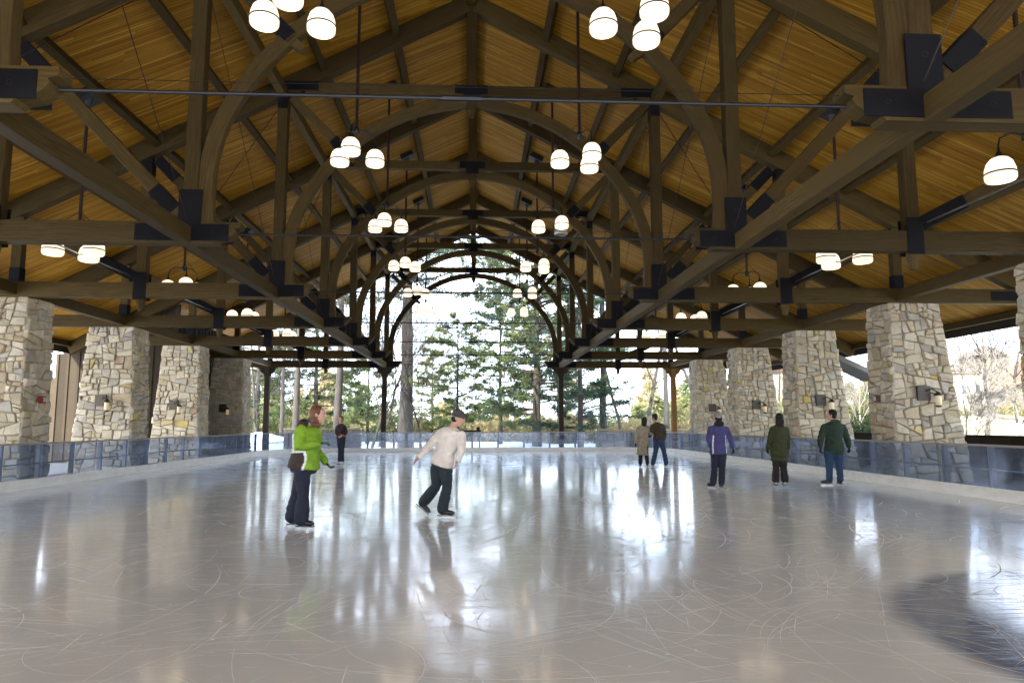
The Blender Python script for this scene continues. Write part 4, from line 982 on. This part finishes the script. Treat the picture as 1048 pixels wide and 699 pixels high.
def limb(mb, pts, rads, n=14, flat=1.0):
    """rounded tapered limb through the joints"""
    P = [Vector(p) for p in pts]; Q = []; RR = []
    for i in range(len(P) - 1):
        k = 6
        for q in range(k):
            f = q / k; Q.append(P[i].lerp(P[i + 1], f)); RR.append(rads[i] + (rads[i + 1] - rads[i]) * f)
    Q.append(P[-1]); RR.append(rads[-1])
    # relax the centre line a little at the joints
    for _ in range(2): Q = [Q[0]] + [(Q[i - 1] + Q[i] * 2 + Q[i + 1]) / 4 for i in range(1, len(Q) - 1)] + [Q[-1]]
    rings = []
    for i, c in enumerate(Q):
        d = (Q[min(i + 1, len(Q) - 1)] - Q[max(i - 1, 0)]).normalized(); ref = Vector((0, 1, 0)) if abs(d.y) < .8 else Vector((0, 0, 1))
        rt = d.cross(ref).normalized(); fw = rt.cross(d).normalized(); rings.append((c, rt, fw, RR[i], RR[i] * flat))
    d0 = (Q[0] - Q[1]).normalized(); d1 = (Q[-1] - Q[-2]).normalized()
    c, rt, fw, rx, ry = rings[0]; pre = [(c + d0 * rx * s_, rt, fw, rx * k, ry * k) for s_, k in ((.85, .4), (.55, .8))]
    c, rt, fw, rx, ry = rings[-1]; post = [(c + d1 * rx * s_, rt, fw, rx * k, ry * k) for s_, k in ((.55, .8), (.85, .4))]
    ring_loft(mb, pre + rings + post, n)
def ball(mb, c, rx, ry, rz, rt=Vector((1, 0, 0)), fw=Vector((0, 1, 0)), n=14):
    up = rt.cross(fw); rings = []
    for i in range(1, 10):
        a = -math.pi / 2 + math.pi * i / 10; rings.append((Vector(c) + up * (rz * math.sin(a)), rt, fw, rx * math.cos(a), ry * math.cos(a)))
    ring_loft(mb, rings, n)
from mathutils import noise as mnoise
def fuse(mb, name, mats, parent, voxel=.012, smooth=4, pick=None, folds=0):
    """weld overlapping lofts into one continuous surface"""
    me = bpy.data.meshes.new(name); me.from_pydata([tuple(q) for q in mb.v], [], mb.f)
    tmp = bpy.data.objects.new('tmp', me); COL.objects.link(tmp)
    r = tmp.modifiers.new('r', 'REMESH'); r.mode = 'VOXEL'; r.voxel_size = voxel
    s = tmp.modifiers.new('s', 'SMOOTH'); s.iterations = smooth; s.factor = .5
    dg = bpy.context.evaluated_depsgraph_get(); out = bpy.data.meshes.new_from_object(tmp.evaluated_get(dg)); bpy.data.objects.remove(tmp)
    out.name = name; out.materials.clear()
    if folds:
        off = Vector((len(out.vertices) % 97, 3, 5))
        nrm = [v.normal.copy() for v in out.vertices]; cos = [v.co.copy() for v in out.vertices]; new = []
        for q, nv in zip(cos, nrm):
            n1 = mnoise.noise(Vector((q.x * 7, q.y * 7, q.z * 15)) + off); n2 = mnoise.noise(Vector((q.x * 22, q.y * 22, q.z * 34)) + off)
            new += list(q + nv * folds * ((1 - abs(n1) * 2.4) * .7 + n2 * .35))
        out.vertices.foreach_set('co', new)
    if not isinstance(mats, (list, tuple)): mats = [mats]
    for m in mats: out.materials.append(m)
    out.polygons.foreach_set('use_smooth', [True] * len(out.polygons))
    if pick: 
        for p in out.polygons: p.material_index = pick(p.center)
    o = bpy.data.objects.new(name, out); COL.objects.link(o); o.parent = parent; return o
def hand(mb, wrist, d, palm_n, curl=.5, side=1, s=1.0, thick=1.0):
    """palm and five fingers; d = pointing direction, palm_n = palm normal"""
    d = Vector(d).normalized(); pn = Vector(palm_n); pn = (pn - d * pn.dot(d)).normalized(); w_ = d.cross(pn).normalized() * side
    W = Vector(wrist); rings = []
    for f, rx, ry in ((-.02, .027, .022), (.02, .032, .018), (.06, .041, .017), (.085, .040, .014)): rings.append((W + d * f * s, w_, pn, rx * s, ry * s))
    ring_loft(mb, rings, 12)
    for k, (o, L) in enumerate(((-.030, .062), (-.010, .074), (.010, .080), (.030, .072))):
        p = W + d * .08 * s + w_ * o * s; pts = [p]; dd = d.copy(); 
        for q, fr in enumerate((.42, .32, .26)):
            dd = (dd + pn * curl * (.35 + .3 * q)).normalized(); p = p + dd * L * fr * s; pts.append(p)
        limb(mb, pts, [.0095 * s * thick, .009 * s * thick, .008 * s * thick, .007 * s * thick], 8)
    p = W + d * .025 * s + w_ * .034 * s; p2 = p + (d * .6 + w_ * .75 + pn * .25).normalized() * .035 * s; p3 = p2 + (d * .9 + w_ * .2 + pn * .35).normalized() * .032 * s
    limb(mb, [p, p2, p3], [.012 * s, .0105 * s, .008 * s], 8)
def skate(parent, ankle, toe_dir, m, pitch_=0.0, up=None):
    """boot and blade; ankle 0.14 above the ice when flat"""
    r = None; td = Vector(toe_dir).normalized(); upv = Vector((0, 0, 1)) if up is None else Vector(up).normalized(); td = (td - upv * td.dot(upv)).normalized(); rt = td.cross(upv)
    A = Vector(ankle); mb = MB()
    def Pp(f, u): return A + td * f + upv * u
    limb(mb, [Pp(-.005, .12), Pp(0, .0), Pp(-.005, -.055)], [.055, .050, .046], 12)
    limb(mb, [Pp(-.035, -.05), Pp(.05, -.052), Pp(.13, -.062), Pp(.175, -.066)], [.036, .040, .038, .026], 12)
    o = fuse(mb, 'skate', m, parent, .010, 3)
    b = MB()
    b.sweep([Pp(-.075, -.105), Pp(.19, -.105)], [(-.006, -.034), (.006, -.034), (.006, .034), (-.006, .034)], rt).build('sole', PM['skate_black'], o)
    b = MB(); hp = [(-.085, -.150), (.17, -.152), (.205, -.143), (.215, -.128), (.19, -.132), (.15, -.110), (.12, -.110), (.10, -.130), (-.0, -.130), (-.02, -.110), (-.05, -.110), (-.06, -.132), (-.085, -.135)]
    bi = len(b.v)
    for s_ in (-1, 1):
        for f, u in hp: b.v.append(Pp(f, u) + rt * (.0025 * s_))
    nh = len(hp)
    b.face([bi + i for i in range(nh)]); b.face([bi + nh + i for i in range(nh)][::-1])
    for i in range(nh): j = (i + 1) % nh; b.face((bi + i, bi + nh + i, bi + nh + j, bi + j))
    b.build('blade', PM['blade'], o)
    return o
def head_on(body, root, hc, face, hs=1.0, tilt=(0, 0, 1)):
    """adds skull, jaw, nose, ears to the body mesh builder; face = direction looked at"""
    fw = Vector(face).normalized(); up = Vector(tilt); up = (up - fw * up.dot(fw)).normalized(); rt = fw.cross(up)
    c = Vector(hc)
    ball(body, c + up * .025 * hs - fw * .008 * hs, .075 * hs, .094 * hs, .096 * hs, rt, fw)
    rings = []
    for u, rx, ry, off in ((.05, .068, .078, .012), (0, .066, .080, .016), (-.045, .058, .072, .022), (-.085, .043, .056, .030), (-.112, .024, .030, .044)): rings.append((c + up * u * hs + fw * off * hs, rt, fw, rx * hs, ry * hs))
    ring_loft(body, rings[::-1], 14)
    limb(body, [c + fw * .088 * hs + up * .012 * hs, c + fw * .112 * hs - up * .022 * hs], [.009 * hs, .014 * hs], 8)
    for s in (-1, 1): ball(body, c + rt * s * .076 * hs - fw * .005 * hs - up * .005 * hs, .010 * hs, .019 * hs, .030 * hs, rt, fw, 8)
    for s in (-1, 1):
        e = MB(); ball(e, c + rt * s * .030 * hs + fw * .086 * hs + up * .012 * hs, .011 * hs, .008 * hs, .007 * hs, rt, fw, 8); e.build('eye', PM['eye'], root, True)
    e = MB(); ball(e, c + fw * .097 * hs - up * .052 * hs, .022 * hs, .007 * hs, .006 * hs, rt, fw, 8); e.build('mouth', PM['lip'], root, True)
    return c, fw, up, rt
def person(label, Yb, J, face, top, legs, mats, head_kind, girth=1.0, skates='skate_black', hem=None, coat=None, pick=None, topmats=None, hands=None, toes=None, lift=None, group='people skating on the rink', fwd=None, gloves=None, flare=1.0, s=1.09, bulk=1.0):
    """J: joints as (px, py, dy) in the photograph, dy metres nearer(-)/farther(+) than Yb"""
    W = {k: at(v[0], v[1], Yb + v[2]) for k, v in J.items()}
    base = Vector((W['pel'].x, Yb, 0)); root = empty('person', base); tag(root, label, 'person', group)
    W = {k: v - base for k, v in W.items()}
    for q in 'LR':
        if q not in (lift or {}): W['an' + q].z = .154
    fw = Vector(fwd if fwd else face).normalized(); fw.z = 0; fw.normalize()
    b = MB(); g = girth
    shv = (W['shR'] - W['shL']); srt = Vector((shv.x, shv.y, 0)).normalized()
    if srt.length < .1: srt = Vector((fw.y, -fw.x, 0))
    hrt = (W['hipR'] - W['hipL']); hrt = Vector((hrt.x, hrt.y, 0)).normalized()
    neck, pel = W['neck'], W['pel']; ax = (neck - pel); L = ax.length; u = ax.normalized()
    def tors(gr, lo=0.0, hi=1.0, flr=1.0, grow=0):
        rings = []
        for f, rx, ry in ((-.20, .135, .105), (-.10, .165, .118), (0, .165, .115), (.15, .150, .105), (.32, .140, .100), (.5, .150, .108), (.68, .165, .115), (.82, .172, .105), (.92, .120, .085), (1.0, .062, .060), (1.08, .052, .052)):
            if f < lo - 1e-6 or f > hi + 1e-6: continue
            r_ = hrt.lerp(srt, max(0, min(1, f))).normalized(); r_ = (r_ - u * r_.dot(u)).normalized(); q = u.cross(r_)
            k = gr * (flr if f < .2 else 1)
            rings.append((pel + u * L * f, r_, q, rx * k + grow, ry * k * 1.05 * bulk + grow))
        return rings
    ring_loft(b, tors(g * .92), 18)
    hc = W['head']; limb(b, [neck - u * .03, neck.lerp(hc, .5), hc], [.060, .056, .05], 12)
    c, fv, up, rt = head_on(b, root, hc, face, s, (hc - neck).normalized() + Vector((0, 0, 1.2)))
    arms = {}
    for q in 'LR':
        sh, el, ha = W['sh' + q], W['el' + q], W['ha' + q]
        limb(b, [sh, el, ha], [.052 * g, .040, .028], 12); arms[q] = (sh, el, ha)
        d = (ha - el).normalized()
        pn = Vector((-1 if q == 'R' else 1, 0, 0)) if abs(d.x) < .7 else Vector((0, 0, -1))
        if not (gloves and q in gloves): hand(b, ha, d, pn, .55, 1 if q == 'L' else -1, s)
    for q in 'LR':
        hp, kn, an = W['hip' + q], W['kn' + q], W['an' + q]
        limb(b, [hp, kn, an], [.085 * g, .056, .040], 12)
    fuse(b, 'body', PM['skin'], root, .011, 3)
    # trousers
    t_ = MB(); ring_loft(t_, tors(g * 1.0, -.25, .15), 18)
    for q in 'LR': 
        an = W['an' + q] - (W['kn' + q] - W['an' + q]).normalized() * .005
        limb(t_, [W['hip' + q], W['hip' + q].lerp(W['kn' + q], .5), W['kn' + q], W['kn' + q].lerp(an, .5), an], [.100 * g, .088 * g, .070 * g ** .5, .066 * flare, .066 * flare], 14)
    fuse(t_, 'trousers', PM[mats['legs']], root, .013, 4, None, .011)
    # jacket / top
    j = MB(); lo = -.10 if hem is None else hem
    rings = tors(g, max(lo, -.2), .92, 1.06, .022)
    if lo < -.2:
        r0 = rings[0]; n_ = 5
        rings = [(pel + u * L * (lo + (-.2 - lo) * k / n_), r0[1], r0[2], r0[3] * (coat or 1.15) - (r0[3] * ((coat or 1.15) - 1)) * k / n_ + .03 * 0, r0[4] * (coat or 1.15) - (r0[4] * ((coat or 1.15) - 1)) * k / n_) for k in range(n_)] + [(q[0], q[1], q[2], max(q[3], r0[3] * .98), max(q[4], r0[4] * .98)) if i < 3 else q for i, q in enumerate(rings)]
    rings.append((pel + u * L * 1.0, rings[-1][1], rings[-1][2], .075, .072))
    ring_loft(j, rings, 20)
    for q in 'LR':
        sh, el, ha = arms[q]; wr = ha + (el - ha).normalized() * .015
        limb(j, [sh, el, wr], [.072 * g, .062 * g, .048], 14)
    fuse(j, top, [PM[k] for k in (topmats or [mats['top']])], root, .013, 4, pick, .013)
    if gloves:
        for q in gloves:
            h_ = MB(); d = (arms[q][2] - arms[q][1]).normalized(); hand(h_, arms[q][2], d, Vector((-1 if q == 'R' else 1, 0, 0)) if abs(d.x) < .7 else Vector((0, 0, -1)), 1.3, 1 if q == 'L' else -1, .95, 1.9)
            fuse(h_, 'glove', PM[gloves[q]], root, .008, 2)
    # skates
    for q in 'LR':
        skate(root, W['an' + q], (toes or {}).get(q, fw), PM[skates], up=(lift or {}).get(q))
    # hair or hat
    h = MB(); kind, hm = head_kind
    if kind == 'cap':
        rings = [(c + up * v_ * s + fv * o_ * s, rt, fv, rx * s, ry * s) for v_, o_, rx, ry in ((.028, .0, .084, .102), (.05, 0, .086, .104), (.085, -.004, .080, .096), (.115, -.008, .060, .072), (.132, -.010, .03, .036))]
        ring_loft(h, rings, 18); fuse(h, 'knit_cap', PM[hm], root, .009, 2)
        rim = MB(); ring_loft(rim, [(c + up * v_ * s, rt, fv, rx * s, ry * s) for v_, rx, ry in ((.018, .083, .101), (.022, .089, .107), (.048, .090, .108), (.052, .084, .102))], 18); rim.build('cap_rim', PM[hm], root, True)
        hh = MB(); ball(hh, c - fv * .030 * s - up * .012 * s, .078 * s, .070 * s, .062 * s, rt, fv); fuse(hh, 'hair', PM['dark_hair'], root, .010, 2)
    else:
        ball(h, c + up * .032 * s - fv * .022 * s, .088 * s, .098 * s, .098 * s, rt, fv)
        if kind == 'short': ball(h, c - up * .03 * s - fv * .045 * s, .072 * s, .055 * s, .06 * s, rt, fv)
        if kind == 'bob':
            for v_, rx in ((-.03, .090), (-.08, .086), (-.125, .070)): ball(h, c + up * v_ * s - fv * .040 * s, rx * s, .075 * s, .06 * s, rt, fv)
        if kind == 'long':
            for v_, rx in ((-.04, .094), (-.10, .096), (-.16, .092), (-.22, .076)): ball(h, c + up * v_ * s - fv * .045 * s, rx * s, .070 * s, .06 * s, rt, fv)
        if kind == 'bun': ball(h, c + up * .02 * s - fv * .11 * s, .045 * s, .04 * s, .045 * s, rt, fv)
        fuse(h, 'hair', PM[hm], root, .010, 2)
    root['_'] = 0; del root['_']
    return root, W, (c, fv, up, rt), base
def hood(root, pos, mname, rx=.11, ry=.09, rz=.07, fw=Vector((0, 1, 0))):
    h = MB(); ball(h, pos, rx, ry, rz, Vector((fw.y, -fw.x, 0)).normalized() * -1, fw.normalized()); fuse(h, 'hood', PM[mname], root, .012, 3)

X = Vector((1, 0, 0))
# woman in the lime jacket, in profile, looking right
def pick_lime(cn):
    # brown flank panel with white piping, low on the side turned to the camera
    x, y, z = cn
    if y < -.02 or x < -.10:
        if z < 1.18 and -.30 < x + (1.18 - z) * .05 < .055: 
            if x > -.0 + (z - 1.0) * .06: return 2
            return 1 if z < 1.14 else 2
        if x < -.085 and 1.14 <= z < 1.40: return 2
    return 0
r, W, H, B = person('woman with auburn hair in a lime green jacket with brown side panel, standing in profile', 10.27,
    {'head': (325.5, 424, 0), 'neck': (316, 434.5, 0), 'pel': (311, 475, 0), 'shL': (313, 440, .17), 'shR': (309, 439.5, -.17), 'elL': (322, 459, .25), 'haL': (333.5, 473, .20), 'elR': (305, 457, -.27), 'haR': (327, 453.5, -.24),
     'hipL': (310, 480, .09), 'hipR': (309, 480, -.09), 'knL': (303, 507, .10), 'knR': (310, 508, -.08), 'anL': (298.5, 531.5, .13), 'anR': (308, 533.5, -.10)},
    (1, -.08, .0), 'jacket', 'trousers', {'legs': 'navy'}, ('bob', 'auburn'), 1.12, 'skate_black', -.16, None, None, ['lime', 'brownp', 'white'], gloves={'L': 'green_glove', 'R': 'green_glove'}, fwd=(1, 0, 0), toes={'L': (1, .15, 0), 'R': (1, -.25, 0)}, flare=1.5, bulk=1.35)
o = [q for q in r.children if q.name.startswith('jacket')][0]
zs = [v.co.z for v in o.data.vertices]; z0, z1 = min(zs), max(zs); xs = [v.co.x for v in o.data.vertices]; x0, x1 = min(xs), max(xs)
for p in o.data.polygons:
    f = (p.center.z - z0) / (z1 - z0); x = p.center.x; k = 0
    edge = .03 + .05 * math.sin(min(1, f / .5) * math.pi)
    if p.center.y < .04:
        if f < .42 and x < edge: k = 1 if (x < edge - .035 and f < .385) else 2
        if f > .38 and f < .80 and x < -.125 + (.8 - f) * .02 and p.center.y > -.16: k = 2
        if .46 < f < .66 and .045 < x < .085 and p.center.y < -.08 and p.center.y > -.16: k = 2
    p.material_index = k
hood(r, W['neck'] + Vector((-.07, 0, .0)), 'brownp', .13, .09, .09, X)
q = MB(); ball(q, W['neck'] + Vector((.035, 0, .055)), .075, .075, .04); fuse(q, 'scarf', PM['scarf'], r, .01, 2)

# man in the cream sweater, gliding, leaning, looking right
r, W, H, B = person('man in a cream sweater and grey knit cap, gliding on one leg and looking aside', 11.29,
    {'head': (468.5, 428, -.02), 'neck': (463.2, 437, 0), 'pel': (452.5, 473, 0), 'shL': (451.5, 443.5, .08), 'shR': (471.5, 444.5, -.08), 'elL': (438.6, 456, -.02), 'haL': (428.2, 467.5, -.12), 'elR': (472.5, 460, -.14), 'haR': (467.8, 471.5, -.20),
     'hipL': (447, 479, .06), 'hipR': (456, 479, -.05), 'knL': (446.5, 497, -.02), 'knR': (457.5, 498, -.14), 'anL': (433.5, 513, .30), 'anR': (452.5, 524.5, -.08)},
    (.86, -.18, -.22), 'sweater', 'trousers', {'legs': 'slate', 'top': 'cream'}, ('cap', 'grey_knit'), 1.06, 'skate_black', -.14, fwd=(.9, -.3, 0),
    toes={'L': (.9, -.35, -.7), 'R': (1, -.2, 0)}, lift={'L': (.62, .1, .78)}, flare=1.3)
# distant woman at the left
person('distant woman in a dark maroon top and jeans standing near the far barrier', 25.94,
    {'head': (348.6, 429.2, 0), 'neck': (348.8, 433.5, 0), 'pel': (349, 449, 0), 'shL': (345, 437, .03), 'shR': (353, 437, -.02), 'elL': (344.2, 443.5, -.08), 'haL': (349, 444.5, -.2), 'elR': (354, 443.5, -.06), 'haR': (350, 445.5, -.2),
     'hipL': (347.2, 450, .03), 'hipR': (350.6, 450, -.03), 'knL': (347.8, 461, 0), 'knR': (350, 461, 0), 'anL': (347.2, 472, 0), 'anR': (350, 472.3, 0)},
    (-.5, -.86, 0), 'top', 'trousers', {'legs': 'navy', 'top': 'maroon'}, ('short', 'auburn'), .92, 'skate_white', -.05, fwd=(-.3, -1, 0))
# couple seen from behind
person('woman in a long tan coat seen from behind beside the man in the brown jacket', 23.9,
    {'head': (659.2, 431, 0), 'neck': (658.8, 435.3, 0), 'pel': (657.8, 453, 0), 'shL': (653, 439.5, 0), 'shR': (663.6, 439, 0), 'elL': (651.4, 447, -.03), 'haL': (650.4, 453.5, -.02), 'elR': (665, 444.5, -.10), 'haR': (668.5, 441, -.04),
     'hipL': (655.6, 454, 0), 'hipR': (660, 454, 0), 'knL': (655.4, 466, 0), 'knR': (661.4, 466, 0), 'anL': (655.2, 476, 0), 'anR': (662.4, 476, 0)},
    (.25, .96, 0), 'coat', 'trousers', {'legs': 'black', 'top': 'tan'}, ('bob', 'dark_hair'), 1.0, 'skate_black', -.72, 1.18, fwd=(.1, 1, 0), gloves={'L': 'black'})
person('man in an olive brown jacket and jeans bending towards the woman in the tan coat', 23.86,
    {'head': (669.6, 427.5, -.02), 'neck': (672, 432.5, 0), 'pel': (674.6, 450.5, 0), 'shL': (667.6, 436.5, 0), 'shR': (677.6, 436, 0), 'elL': (666, 443, -.05), 'haL': (664.6, 447, .08), 'elR': (680, 443, -.02), 'haR': (680, 450, .06),
     'hipL': (672, 451.5, 0), 'hipR': (677, 451.5, 0), 'knL': (670.6, 463.5, 0), 'knR': (679.6, 463.5, 0), 'anL': (668.2, 475.5, 0), 'anR': (681.6, 475.3, 0)},
    (-.7, .65, -.15), 'jacket', 'trousers', {'legs': 'jeans', 'top': 'brownj'}, ('short', 'dark_hair'), 1.1, 'skate_black', -.06, fwd=(-.1, 1, 0), flare=1.15)
# purple jacket
r, W, H, B = person('skater from behind in a purple jacket with pale piping and pale knit cap', 15.9,
    {'head': (734.8, 428, 0), 'neck': (734.6, 434.8, 0), 'pel': (735, 462, 0), 'shL': (727.4, 439.3, 0), 'shR': (742.6, 439.3, 0), 'elL': (725, 450.5, -.03), 'haL': (727.2, 457.5, .13), 'elR': (747.6, 450, -.03), 'haR': (749.8, 458.4, -.02),
     'hipL': (731.6, 464, 0), 'hipR': (738.8, 464, 0), 'knL': (731, 480, 0), 'knR': (738.6, 480, 0), 'anL': (729.8, 494.6, 0), 'anR': (738.2, 493.2, 0)},
    (.1, 1, 0), 'jacket', 'trousers', {'legs': 'navy', 'top': 'purple'}, ('cap', 'pale_grey_knit'), 1.0, 'skate_black', -.14, None, None, ['purple', 'white'], fwd=(-.25, 1, 0), gloves={'R': 'black', 'L': 'black'}, toes={'L': (-.5, 1, 0), 'R': (.1, 1, 0)}, flare=1.1)
o = [q for q in r.children if q.name.startswith('jacket')][0]
zt = [v.co.z for v in o.data.vertices]; z0, z1 = min(zt), max(zt)
for p in o.data.polygons:
    f = (p.center.z - z0) / (z1 - z0); xx = abs(p.center.x - W['neck'].x * f - W['pel'].x * (1 - f))
    p.material_index = 1 if (p.center.y < .02 and f < .62 and .118 + .03 * (1 - f) < xx < .138 + .03 * (1 - f)) else 0
hood(r, W['neck'] + Vector((0, -.07, .015)), 'black', .12, .07, .08, Vector((0, 1, 0)))
# dark olive coat
person('woman with long dark hair in a dark olive coat, seen from behind', 16.28,
    {'head': (797.2, 429, 0), 'neck': (797, 435.3, 0), 'pel': (797.2, 463.5, 0), 'shL': (790.6, 440, 0), 'shR': (803.8, 440, 0), 'elL': (787.8, 451, -.02), 'haL': (785.6, 459.5, .10), 'elR': (806, 451, -.02), 'haR': (806, 459.5, .12),
     'hipL': (794, 465, 0), 'hipR': (800.8, 465, 0), 'knL': (794.2, 479.5, 0), 'knR': (801.6, 479.5, 0), 'anL': (793.4, 492.8, 0), 'anR': (803, 492.4, 0)},
    (.12, 1, 0), 'coat', 'trousers', {'legs': 'brown_trousers', 'top': 'olive'}, ('long', 'dark_hair'), 1.04, 'skate_white', -.30, 1.2, fwd=(.1, 1, 0), flare=1.25, gloves={'R': 'black', 'L': 'black'})
# green parka
r, W, H, B = person('man in a dark green parka and blue jeans by the right barrier, head turned left', 16.45,
    {'head': (850.8, 425.2, 0), 'neck': (853, 432, 0), 'pel': (853.4, 459.5, 0), 'shL': (844, 437.8, 0), 'shR': (862, 438, 0), 'elL': (839.6, 449.5, -.05), 'haL': (839.4, 458.5, -.06), 'elR': (867, 450.5, -.03), 'haR': (868.6, 458, .04),
     'hipL': (848.4, 463, 0), 'hipR': (857.4, 463, 0), 'knL': (848.6, 477.5, 0), 'knR': (858.4, 477.5, 0), 'anL': (848.6, 489.8, 0), 'anR': (859.8, 490.2, 0)},
    (-.85, .52, 0), 'parka', 'trousers', {'legs': 'jeans', 'top': 'green'}, ('short', 'dark_hair'), 1.22, 'skate_black', -.22, 1.1, fwd=(-.3, 1, 0), gloves={'L': 'black', 'R': 'black'}, toes={'L': (-.9, .4, 0), 'R': (.1, 1, 0)}, flare=1.1)
hood(r, W['neck'] + Vector((0, -.08, -.02)), 'green', .13, .07, .08, Vector((0, 1, 0)))
